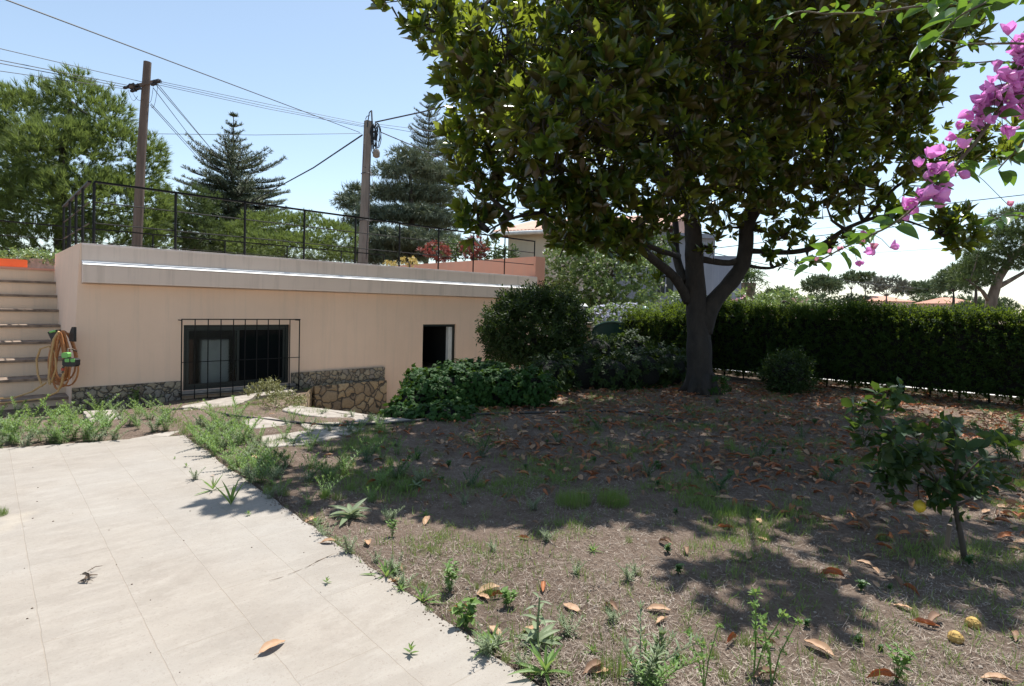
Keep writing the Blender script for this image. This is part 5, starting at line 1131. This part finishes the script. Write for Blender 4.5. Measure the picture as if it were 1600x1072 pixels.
def flower():
    it = []; a0 = random.random()*6
    for k in range(3):
        it.append((brp, dirmat(a0+k*2.094+random.uniform(-.2, .2), random.uniform(.55, 1.0), random.uniform(.85, 1.15), random.uniform(-.3, .3)), (0, 0, 0), 0))
    m = MB(); m.tube([(0, 0, 0), (0, 0, .012), (0, 0, .016)], [.0012, .0014, .003], 5); it.append((P_(m), np.eye(3), (0, 0, 0), 1)); return compose(it)
fls = [flower() for _ in range(4)]
M['cream_fl'] = plain('cream_floret', (.8, .75, .5), None, 3, .6)
clus = [(1592,78,5,1),(1597,112,5,1),(1605,135,5,1),(1580,100,3,1),(1580,140,4,1),(1600,175,4,1),(1570,122,4,1),(1552,140,4,1),(1590,152,5,1),(1563,170,4,1),(1540,172,4,1),(1522,184,4,1),(1575,195,2,1),(1495,236,2,1),(1468,252,3,1),(1485,272,2,1),(1460,280,3,1),(1445,300,3,1),(1438,316,3,.95),(1412,332,2,.8),(1345,368,1,.8),(1317,386,1,.6),(1350,384,2,.6),(1384,396,2,.8),(1340,408,1,.8),(1294,396,1,.5),(1275,408,1,.4),(1575,320,1,.5)]
for px, py, n, s in clus:
    r = .55; mb = MB(); c = at(px, py, Yv)
    for k in range(n+2*(n > 2)):
        o = Vector(rng.normal(size=3))*.011*(n > 1)*math.sqrt(n); nrm = np.array([[random.uniform(-.9, .9), random.uniform(-1, .2), random.uniform(-.6, .9)]])
        mb.scatter(fls[random.randrange(4)], frames(nrm, scale=s*random.uniform(.8, 1.15)), np.array([tuple(c+o)]))
        q = min(CN[0], key=lambda w: (w-c).length); mb.tube([q, (q+c+o)/2+Vector((0, 0, .005)), c+o], .0009, 3, 2, cap=False)
    mb.build('flower_cluster', [M['bract'] if s > .75 else M['bract_pale'], M['cream_fl'], M['boug_stem']], bv, smooth=True)

# ================================================================== WEEDS
M['weed'] = leafm('weed_leaf', (.10, .19, .045), (.17, .27, .08), trans=(.4, .55, .12), tf=.32, rough=.5, nscale=8)
M['weed_grey'] = leafm('grey_weed_leaf', (.15, .2, .11), (.24, .29, .16), trans=(.35, .42, .2), tf=.25, rough=.55, nscale=8)
M['weed_dark'] = leafm('dark_weed_leaf', (.035, .09, .03), (.07, .14, .045), trans=(.2, .35, .06), tf=.25, rough=.45, nscale=8)
M['grass'] = leafm('grass_blade', (.08, .16, .03), (.2, .24, .08), trans=(.35, .5, .08), tf=.3, rough=.55, nscale=3)
M['straw'] = leafm('dry_straw', (.15, .115, .09), (.52, .44, .36), trans=(.4, .33, .22), tf=.1, rough=.8, nscale=3)
def put(mb, pr, m, t, mi=0): mb.scatter(pr, np.array([m], float), np.array([tuple(t)], float), mi)
def w_upright(h, n=46, ll=.055, stems=1):
    mb = MB(); ll *= 1.35; n = int(n*1.3); lf_ = blade6(ll, ll*.2, .1, .25)
    for s in range(stems):
        an = random.uniform(0, 6.28); ln = random.uniform(.1, .5)*(stems > 1)+.06; H = h*random.uniform(.7, 1) if s else h
        f = lambda q: Vector((math.cos(an)*ln*H*q*q*1.5+(.03 if stems > 1 else 0)*math.cos(an), math.sin(an)*ln*H*q*q*1.5+(.03 if stems > 1 else 0)*math.sin(an), H*q))
        mb.tube([f(q) for q in np.linspace(0, 1, 6)], list(np.linspace(.0035, .0015, 6)), 4)
        for i in range(n):
            q = .08+.92*(i/n)**.9; el = .15+.95*q+random.uniform(-.2, .2); put(mb, lf_, dirmat(i*2.4+random.uniform(-.2, .2), el, random.uniform(.6, 1.1)*(1.05-.35*q)), f(q))
        for i in range(6): put(mb, lf_, dirmat(i*1.05, 1.2, .6), f(1))
    return mb
def w_rosette(n, l, w, e0, e1, curl=.35):
    mb = MB(); 
    for i in range(n):
        f = i/(n-1); put(mb, ovate(l, w, 6, .5, curl*random.uniform(.3, 1.3)), dirmat(i*2.4+random.uniform(-.3, .3), e0+(e1-e0)*f+random.uniform(-.15, .15), random.uniform(.65, 1.1)*(1-.25*f)), (0, 0, .005+.02*f))
    return mb
def w_broad(h, n, l, w, stems=4):
    mb = MB()
    for s in range(stems):
        an = s*2.1+random.random(); H = h*random.uniform(.6, 1); r = H*random.uniform(.15, .45)
        tip = Vector((math.cos(an)*r, math.sin(an)*r, H)); mid = tip*.5+Vector((0, 0, H*.12)); mb.tube([(0, 0, 0), mid, tip], [.003, .0025, .0015], 4)
        for i in range(n//stems):
            q = random.uniform(.25, 1); p = Vector((0, 0, 0)).lerp(mid, q*2) if q < .5 else mid.lerp(tip, q*2-1); put(mb, ovate(l, w, 5, .4, .2), dirmat(random.uniform(0, 6.28), random.uniform(-.1, .9), random.uniform(.5, 1.15)), p)
    return mb
def w_grass(n, l, w, spread=.7, rad=.02):
    mb = MB()
    for i in range(n):
        an, rr = random.uniform(0, 6.28), rad*math.sqrt(random.random()); put(mb, sliver(1, w/l, random.uniform(.1, .6)), dirmat(random.uniform(0, 6.28), math.pi/2-random.uniform(0, spread), l*random.uniform(.4, 1.1)), (rr*math.cos(an), rr*math.sin(an), 0))
    return mb
def w_stalk(h):
    mb = MB(); 
    for s in range(3):
        an = s*2.2+random.random(); tip = Vector((math.cos(an)*h*.25, math.sin(an)*h*.25, h*random.uniform(.7, 1))); mid = tip*.5+Vector((math.cos(an), math.sin(an), 0))*-.02
        mb.tube([(0, 0, 0), mid, tip], [.004, .0035, .0025], 5)
        for k, (q, m) in enumerate(((1, 14), (.72, 8), (.5, 5), (.3, 4))):
            p = tip*q
            for i in range(m): put(mb, ovate(.03, .012, 4, .5, .1), dirmat(random.uniform(0, 6.28), random.uniform(-.2, 1.5), random.uniform(.6, 1.2)), p+Vector(rng.normal(size=3))*.008)
    return mb
def w_thistle():
    mb = w_rosette(13, .17, .045, -.02, .5, .25); mb.tube([(0, 0, 0), (.005, 0, .12), (-.02, .0, .25)], [.007, .006, .004], 5)
    for i in range(9): put(mb, ovate(.11, .028, 6, .4, .4), dirmat(i*2.4, .35, 1-.06*i), (0, 0, .06+.022*i))
    return mb
DST = bpy.data.collections  # prototypes are the first placed instance of each kind
used = {}
def weed(kind, px, py, label, s=1, group=None, cat='weed', lift=-.005):
    p = gp(px, py); p.z = ground_z(p.x, p.y)+lift+(.008 if inpatio(p.x, p.y) else 0)
    if kind not in used:
        nm, build, mat = KIND[kind]; o = build().build(nm, M[mat]); used[kind] = o
    else: o = used[kind].copy(); C.objects.link(o)
    o.location = p; o.rotation_euler = (random.uniform(-.08, .08), random.uniform(-.08, .08), random.uniform(0, 6.28)); o.scale = (s, s, s)
    if 'group' in o: del o['group']
    return tag(o, label, cat, group)
KIND = {
 'up1': ('upright_weed', lambda: w_upright(.34, 60, .055, 2), 'weed'), 'up2': ('upright_weed', lambda: w_upright(.28, 34, .05, 5), 'weed'), 'up3': ('upright_weed', lambda: w_upright(.20, 26, .045, 7), 'weed_grey'), 'up4': ('upright_weed', lambda: w_upright(.24, 30, .05, 6), 'weed_dark'),
 'ros1': ('rosette_weed', lambda: w_rosette(13, .15, .022, .2, 1.2, .3), 'weed'), 'ros2': ('rosette_weed', lambda: w_rosette(15, .16, .04, .0, .8, .4), 'weed_grey'), 'small': ('small_weed', lambda: w_rosette(9, .04, .012, .2, 1.1, .1), 'weed'),
 'broad1': ('leafy_weed', lambda: w_broad(.16, 46, .055, .034), 'weed'), 'broad2': ('leafy_weed', lambda: w_broad(.24, 60, .045, .022, 5), 'weed'), 'broad3': ('leafy_weed', lambda: w_broad(.12, 40, .05, .035, 6), 'weed_dark'),
 'grass1': ('grass_tuft', lambda: w_grass(90, .13, .0035, .8, .05), 'grass'), 'grass2': ('grass_tuft', lambda: w_grass(700, .12, .0028, .8, .13), 'grass'), 'stalk': ('stalky_weed', lambda: w_stalk(.38), 'weed'), 'thistle': ('thistle_weed', w_thistle, 'weed_grey'),
 'iris': ('bladed_weed', lambda: w_rosette(5, .26, .035, 1.05, 1.35, .1), 'weed'), 'iris2': ('bladed_weed', lambda: w_rosette(9, .2, .02, .1, 1.4, .1), 'weed'),
}
for k, px, py, s, l in [
 ('ros1', 603, 906, 1.0, 'bladed rosette weed casting a fingered shadow on the patio edge, farthest of three'), ('ros1', 660, 944, .8, 'narrow leaved rosette weed on the patio edge left of the tall leafy weed'), ('ros1', 768, 1018, .95, 'bright bladed rosette weed on the patio edge below the round leaved weed'),
 ('ros1', 852, 1066, 1.1, 'bladed rosette weed at the bottom edge where the patio leaves the frame'), ('broad2', 702, 925, .85, 'tall leafy weed in front of the bare soil, above the patio edge'), ('broad1', 727, 985, 1.05, 'bushy round leaved weed on the patio edge'),
 ('broad1', 796, 948, .7, 'small leafy weed right of the tall leafy weed'), ('thistle', 840, 1008, 1.0, 'thistle like weed with tall central stem beside orange dead leaves'), ('ros2', 548, 808, 1.35, 'wide grey green rosette weed near the patio edge'),
 ('broad2', 613, 838, .6, 'slim upright weed right of the wide grey rosette'), ('grass1', 765, 930, .8, 'small tuft of grass behind the round leaved weed'), ('grass2', 895, 788, 1.1, 'darker of two fine bright grass tufts at the shadow edge'), ('grass2', 957, 788, 1.0, 'brighter of two fine grass tufts at the shadow edge'),
 ('stalk', 1178, 1060, 1.0, 'tall budded weed stalks left of centre at the bottom right'), ('stalk', 1205, 1072, .85, 'leaning budded weed stalks right of the tallest stalks at the bottom'), ('stalk', 1100, 1080, .75, 'shorter budded weed stalk at the bottom edge'),
 ('up3', 1000, 1076, 1.15, 'pale bushy weed at the bottom edge of the soil'), ('up2', 1020, 1090, .8, 'pale feathery weed beside the bushy one at the bottom edge'), ('broad2', 1400, 1062, .8, 'leafy sprout with drooping leaves at the bottom right'), ('grass1', 955, 1060, 1, 'wispy grass beside the bushy weed at the bottom'),
 ('iris', 361, 796, .9, 'two bladed weed growing from the patio joint'), ('iris2', 333, 772, .85, 'bladed weed with one leaf flat on the patio'), ('up3', 305, 754, .45, 'small upright weed in the patio joint'), ('small', 291, 735, .9, 'tiny yellow green weed in the far patio joint'),
 ('small', 273, 722, .6, 'tiny sprig in the patio joint nearest the house'), ('small', 641, 1033, 1.2, 'tiny yellow green weed alone on the near patio'), ('small', 510, 920, .9, 'tiny green weed beside the twig on the patio'), ('small', 388, 812, .9, 'tiny dry weed near the plant shadows on the patio'),
 ('grass2', -6, 812, .5, 'green weed tuft cut by the left edge of the frame'), ('up1', 48, 664, 1.15, 'tall bright weed in front of the hose, left one'), ('up1', 82, 662, 1.15, 'tall bright weed in front of the hose, right one'), ('up1', 155, 655, .95, 'tall weed just right of the wall corner'),
 ('up1', 172, 690, .8, 'weed with upright tips below the stone plinth'), ('up1', 268, 655, .75, 'upright weed left of the barred window'), ('broad2', 214, 630, 1.5, 'sparse dandelion like weed against the plinth left of the window'), ('up1', 371, 660, 1.1, 'tallest feathery weed before the barred window'),
 ('up1', 345, 665, .9, 'feathery weed left of the tallest one below the window'), ('up2', 385, 690, 1.0, 'dense weed clump near the patio corner'), ('broad3', 1120, 632, .9, 'dark leafy weed near the magnolia roots'), ('up4', 1085, 600, 1.2, 'pale tipped sprig left of the magnolia trunk'),
 ('up4', 1570, 720, 1.6, 'tall dark weed at the right edge beyond the citrus tree'), ('broad2', 1590, 690, 1.6, 'leafy dark weed at the right edge near the hedge'), ('ros2', 650, 762, .7, 'small rosette weed in the half shade'), ('up3', 655, 755, .7, 'sunlit weed tuft beside a red leaf'),
 ('grass1', 1140, 700, 1.2, 'sunlit patch of thin grass under the magnolia')]:
    weed(k, px, py, l, s)
def many(kinds, n, area, label, group, s=(.5, 1), keep=None):
    c = 0; tries = 0
    while c < n and tries < n*20:
        tries += 1; px, py = random.uniform(area[0], area[2]), random.uniform(area[1], area[3]); p = gp(px, py)
        if inpatio(p.x, p.y) or inpoly(p.x, p.y, PIT) or tu(p.x, p.y)[1] < .12: continue
        if keep and not keep(px, py): continue
        weed(random.choice(kinds), px, py, label, random.uniform(*s), group); c += 1
many(['up1', 'up2', 'up3'], 95, (-10, 632, 270, 706), 'bushy narrow leaved weed in the strip between patio and stairs', 'weeds in the strip between patio and stairs', (.5, .95), keep=lambda x, y: y > 700-x*.12-50)
many(['up2', 'up3', 'up1'], 60, (300, 655, 440, 760), 'feathery weed crowding the corner of the patio below the window', 'weeds crowding the patio corner', (.45, .9), keep=lambda x, y: abs((x-300)-(y-655)*.9) < 75)
many(['up4', 'up2', 'grass1'], 60, (420, 665, 660, 790), 'dark weed in the half shade right of the pale flagstones', 'weeds in the half shade right of the flagstones', (.4, .85))
many(['grass1', 'up3', 'small', 'ros1'], 45, (430, 780, 1000, 1072), 'low weed sprouting from the sunlit dry ground', 'low weeds on the sunlit dry ground', (.3, .55))
many(['grass1', 'small', 'broad3'], 40, (1000, 760, 1600, 1072), 'low weed on the dry ground around the citrus tree', 'low weeds around the citrus tree', (.3, .6))
many(['broad3', 'grass1', 'up4'], 70, (640, 645, 1600, 770), 'dark low weed in the shade under the magnolia', 'weeds in the magnolia shade', (.4, .8))
many(['up3', 'grass1', 'up2'], 30, (440, 632, 640, 676), 'short weed between the flagstones by the sunken yard', 'weeds between the flagstones', (.3, .6))

_el = (_e1-_e0).length
for i in range(46):
    q = _e0.lerp(_e1, random.random()**.7)+_nn*random.uniform(-.06, .03)*(1 if (_l2-_e0).dot(_nn) > 0 else -1)
    v = CU.dot(q-Vector((0, 0, CAMZ))); dd_ = _F.dot(q-Vector((0, 0, CAMZ))); u_ = CR.dot(q-Vector((0, 0, CAMZ)))
    weed(random.choice(['grass1', 'small', 'ros1', 'up3', 'small']), W_/2+F_*u_/dd_, H_/2-SHIFT-F_*v/dd_, 'low weed creeping over the edge of the patio', random.uniform(.25, .6), 'low weeds along the patio edge')
m_ = MB(); sgn = 1 if (_l2-_e0).dot(_nn) > 0 else -1; pbx = MB(); pbx.lathe([(.0005, .5), (.5, .35), (.9, 0), (.5, -.4)], (0, 0, 0), 5); Q = []
for i in range(4000):
    q = _e0.lerp(_e1, random.random()*1.05)+_nn*sgn*(abs(random.gauss(0, .045))*(.4+mnoise.noise(Vector((i*.0, 0, 0)))+1.2*max(0, mnoise.noise(Vector((q0:=random.random(), 0, 0)))))-.03); Q.append((q.x, q.y, .0315))
for i in range(110):
    q = _e0.lerp(_e1, random.random())+_nn*sgn*random.uniform(0, 2.2); Q.append((q.x, q.y, .0315))
Q = np.array(Q); m_.scatter(pbx.proto(), frames(rng.normal(size=(len(Q), 3))*.3+np.array([0, 0, 1.]), scale=.0012+.006*rng.random(len(Q))**3), Q)
tag(m_.build('soil_crumbs', M['soil']), 'loose soil crumbs spilling over the patio edge', 'soil crumbs', kind='stuff')

# ================================================================== FALLEN LEAVES
def fallen(l, w, curl, roll_):
    mb = MB(); n = 8; V = []; F = []
    for i in range(n+1):
        y = i/n; ww = w*.5*math.sin(math.pi*min(1, y**.85))**.8*(0 < i < n)+.001; zc = curl*l*math.sin(math.pi*y)
        for j, q in enumerate((-1, -.5, 0, .5, 1)):
            V.append((ww*q*math.cos(roll_*abs(q)), y*l-l/2, zc+abs(q)**1.5*ww*math.sin(roll_)+.003*math.sin(i*2+q*3)))
    for i in range(n):
        for k in range(4): a = i*5+k; F.append((a, a+1, a+6, a+5))
    mb.add(V, F); mb.tube([(0, -l/2-.02, .004), (0, -l/2, .001)], .0015, 4); return mb
fm = ['soil_leaf_tan', 'soil_leaf_rust', 'soil_leaf_brown', 'soil_leaf_tan', 'soil_leaf_rust', 'soil_leaf_tan']
FL = []
FP = [(.14, .055, .06, .5), (.125, .05, -.03, .9), (.13, .055, .12, .8), (.11, .046, .03, .2), (.13, .055, .08, 1.3), (.145, .062, .04, .6)]
first = {}
FLG = 'fallen magnolia leaves on the dry ground'
nl = 0
def leaf(px, py, v=None, label=None, s=1.0, P=None):
    global nl
    v = random.randrange(6) if v is None else v; p = P or gp(px, py); p.z = ground_z(p.x, p.y)+.016
    if v not in first: first[v] = fallen(*FP[v]).build('fallen_leaf', M[fm[v]], smooth=True); o = first[v]
    else: o = first[v].copy(); C.objects.link(o)
    o.location = p; o.rotation_euler = (random.uniform(-.25, .25), random.uniform(-.25, .25), random.uniform(0, 6.28)); o.scale = (s, s, s)
    if 'group' in o: del o['group']
    base = {'soil_leaf_tan': 'dry tan magnolia leaf lying on the ground', 'soil_leaf_rust': 'rust red magnolia leaf lying on the ground', 'soil_leaf_brown': 'dull brown magnolia leaf lying on the ground'}[fm[v]]
    tag(o, label or base, 'leaf', None if label else FLG+', '+base.split(' magnolia')[0]); nl += 1; return o
leaf(425, 1025, 0, 'single tan dead leaf lying on the near patio', .95).rotation_euler[2] = -.6
leaf(513, 856, 0, 'tan dead leaf at the patio edge beside the twig', .8); leaf(397, 718, 3, 'tan leaf on the soil by the patio corner weeds', 1.1); leaf(332, 750, 3, 'small leaf on the patio edge', .4)
for x, y in [(624,891),(667,816),(763,925),(755,935),(849,922),(893,951),(775,990),(928,1057),(1134,823),(1073,870),(1190,843),(1041,857),(956,952),(1029,955),(1142,1005),(1196,1010),(1279,1015),(932,1059),(1196,1063),(1170,873),(1297,912),(1410,958),(1400,915),(1423,929),(1423,887),(1302,910),(1378,1062),(1460,979),(1582,1002),(1557,1064),(1561,910),(1446,984),(830,985),(720,955),(1000,1045),(655,770),(575,850),(1290,860)]:
    leaf(x, y, s=random.uniform(.75, 1.05))
while nl < 300:
    Yd = 2.6+8.5*random.random()**.75; X = random.uniform(-.35*Yd-.6, .92*Yd+.3)
    if inpatio(X, Yd) or inpoly(X, Yd, PIT) or tu(X, Yd)[1] < .3: continue
    w = .12+.88*sstep(3.4, 5.6, Yd+.28*X+.55*mnoise.noise(Vector((X, Yd, 2))))*(sstep(-2.2, 1, X))
    if random.random() > w: continue
    leaf(0, 0, s=random.uniform(.5, .95), P=Vector((X, Yd, 0)))
# the rest of the litter, too many to count
mb = [MB(), MB(), MB()]; P = [[], [], []]
cnt = 0
while cnt < 9000:
    Yd = 3.3+9.5*random.random(); X = random.uniform(-2.5, 9.5)
    if X > .95*Yd+.5 or inpatio(X, Yd) or inpoly(X, Yd, PIT): continue
    w = sstep(4.3, 6.6, Yd+.3*X+.8*mnoise.noise(Vector((X*.8, Yd*.8, 2))))*sstep(-2.6, .5, X)*(.55+.6*mnoise.noise(Vector((X*1.3, Yd*1.3, 7))))
    cnt += 1 if random.random() < .35 else 0
    if random.random() > w: continue
    cnt += 1; P[random.choice((0, 1, 1, 2, 2))].append((X, Yd, ground_z(X, Yd)+.014))
allm = MB()
for i in range(3):
    Q = np.array(P[i]); 
    fr2 = fallen(.13, .055, .1*i, .4+.3*i).proto(); allm.scatter(fr2, np.einsum('nij->nij', frames(rng.normal(size=(len(Q), 3))*.28+np.array([0, 0, 1.]), scale=rng.uniform(.5, 1.05, len(Q)))), Q, i)
o = allm.build('leaf_litter', [M['soil_leaf_tan'], M['soil_leaf_rust'], M['soil_leaf_brown']]); tag(o, 'scattered dead leaf litter spread under the magnolia', 'leaf litter', kind='stuff')
# seed pods, twigs
M['pod'] = plain('seed_pod', (.5, .33, .1), (.3, .18, .06), 30, .9, .8, 80)
for px, py, l in ((1520, 984, 'larger fuzzy yellow brown seed pod on the ground at the lower right'), (1493, 1006, 'smaller fuzzy yellow brown seed pod at the lower right')):
    p = gp(px, py); mb = MB(); mb.lathe([(.001, .05), (.015, .047), (.03, .032), (.034, .015), (.025, .0), (.01, -.004)], (0, 0, 0), 12)
    k = np.array([(.03*math.cos(i*2.4)*math.sqrt(1-(.2+.8*i/60)**2+.3), .03*math.sin(i*2.4)*math.sqrt(1-(.2+.8*i/60)**2+.3), .012+.035*i/60) for i in range(60)]); mb.scatter(sliver(.012, .004), frames(k-np.array([0, 0, .01])), k)
    p.z = ground_z(p.x, p.y); tag(mb.build('seed_pod', M['pod'], loc=(0, 0, 0)), l, 'seed pod', 'seed pods').location = p
M['twig'] = plain('dead_twig', (.2, .15, .11), (.1, .07, .05), 20, .9)
def twig(px, py, ex, ey, label, br=6, r=.004):
    a, b = gp(px, py), gp(ex, ey); a.z = b.z = ground_z(a.x, a.y)+.02; mb = MB(); d = b-a; mb.tube([a, a.lerp(b, .5)+Vector((0, 0, .01)), b], [r, r*.8, r*.5], 5)
    for i in range(br):
        q = a.lerp(b, .35+.6*i/br); e = q+d*.3+Vector((random.uniform(-.05, .05), random.uniform(-.05, .05), random.uniform(-.008, .02))); mb.tube([q, e], [r*.5, r*.25], 4)
    return tag(mb.build('twig', M['twig'], loc=a), label, 'twig')
twig(545, 861, 450, 908, 'forked dead twig lying on the patio edge', 12, .0035); twig(137, 905, 160, 896, 'thin twig lying by the debris on the left of the patio', 1, .003)
twig(1010, 775, 1060, 815, 'pale twig on the ground at the shadow edge', 2); twig(820, 840, 870, 800, 'pale dead stem on the ground in the shadow patch', 1); twig(1290, 765, 1400, 770, 'dead stick on the shaded ground left of the citrus tree', 2)
mb = MB(); c = gp(137, 915); c.z = .035
for i in range(5): mb.tube([c+Vector((.012*i-.02, -.04, .005)), c+Vector((.012*math.sin(i*2), 0, .015+.003*i)), c+Vector((.01*i-.02, .045, .004))], .003, 5)
mb.scatter(fallen(.07, .03, .2, 1.3).proto(), frames([[.3, 0, 1]]), np.array([tuple(c+Vector((0, -.02, .02)))]))
tag(mb.build('debris', M['twig'], loc=c), 'small dark curl of plant debris on the left of the patio', 'debris')

# ================================================================== DRY THATCH, GRASS, PEBBLES (uncountable)
def field(n, ymin, ymax, dens, xr=(-.95, .97)):
    out = []
    while len(out) < n:
        u = rng.random(n*2); Yv_ = ymin*(ymax/ymin)**u; X = rng.uniform(xr[0], xr[1], n*2)*Yv_
        for x, y in zip(X, Yv_):
            if len(out) >= n: break
            if inpatio(x, y) or inpoly(x, y, PIT): continue
            t, u_ = tu(x, y)
            if -.3 < t < 11 and u_ < .1: continue
            if rng.random() < dens(x, y): out.append((x, y, soil(x, y)))
    return np.array(out)
nz = lambda x, y, s, k=0: .5+.5*mnoise.noise(Vector((x*s, y*s, k)))*1.6
Q = field(55000, 2.2, 13, lambda x, y: max(.12, min(1, nz(x, y, 1.1)*1.3-.15)), (-.6, .97)); 
mb = MB(); sp = [sliver(.032, .0018, .15), sliver(.02, .0026, -.1), sliver(.045, .0014, .3)]
k = rng.integers(0, 3, len(Q)); Nf = rng.normal(size=(len(Q), 3)); Nf[:, 2] = np.abs(Nf[:, 2])+2.2
Q[:, 2] += .004+.012*rng.random(len(Q))
for i, pr in enumerate(sp): mb.scatter(pr, frames(Nf[k == i], scale=rng.uniform(.6, 1.7, (k == i).sum())), Q[k == i])
tag(mb.build('dry_thatch', M['straw']), 'dry straw thatch covering the bare ground', 'dead grass', kind='stuff')
g3 = [w_grass(7, .05, .0028, 1.0, .02).proto(), w_grass(9, .035, .0025, 1.2, .025).proto()]
Q = field(11000, 2.3, 13, lambda x, y: max(0.02, min(1, (nz(x, y, 1.5, 5)-.5)*4*(nz(x, y, 5, 3)*1.2)*sstep(3.2, 5, y)+.04)), (-.6, .97))
mb = MB(); k = rng.integers(0, 2, len(Q)); Nf = rng.normal(size=(len(Q), 3))*.25; Nf[:, 2] = 1
for i, pr in enumerate(g3): mb.scatter(pr, frames(Nf[k == i], scale=rng.uniform(.7, 1.9, (k == i).sum())), Q[k == i])
tag(mb.build('grass', M['grass']), 'patchy short green grass on the dry ground', 'grass', kind='stuff')
M['pebble'] = plain('pebble', (.34, .29, .24), (.2, .155, .12), 40, .9)
Q = field(6000, 2.2, 8, lambda x, y: .6, (-.6, .97)); pb = MB(); pb.lathe([(.0005, .5), (.5, .35), (.9, 0), (.5, -.4)], (0, 0, 0), 5); mb = MB()
mb.scatter(pb.proto(), frames(rng.normal(size=(len(Q), 3))*.4+np.array([0, 0, 1.]), scale=.002+.011*rng.random(len(Q))**4), Q); tag(mb.build('gravel', M['pebble']), 'small pebbles and clods on the bare ground', 'gravel', kind='stuff')
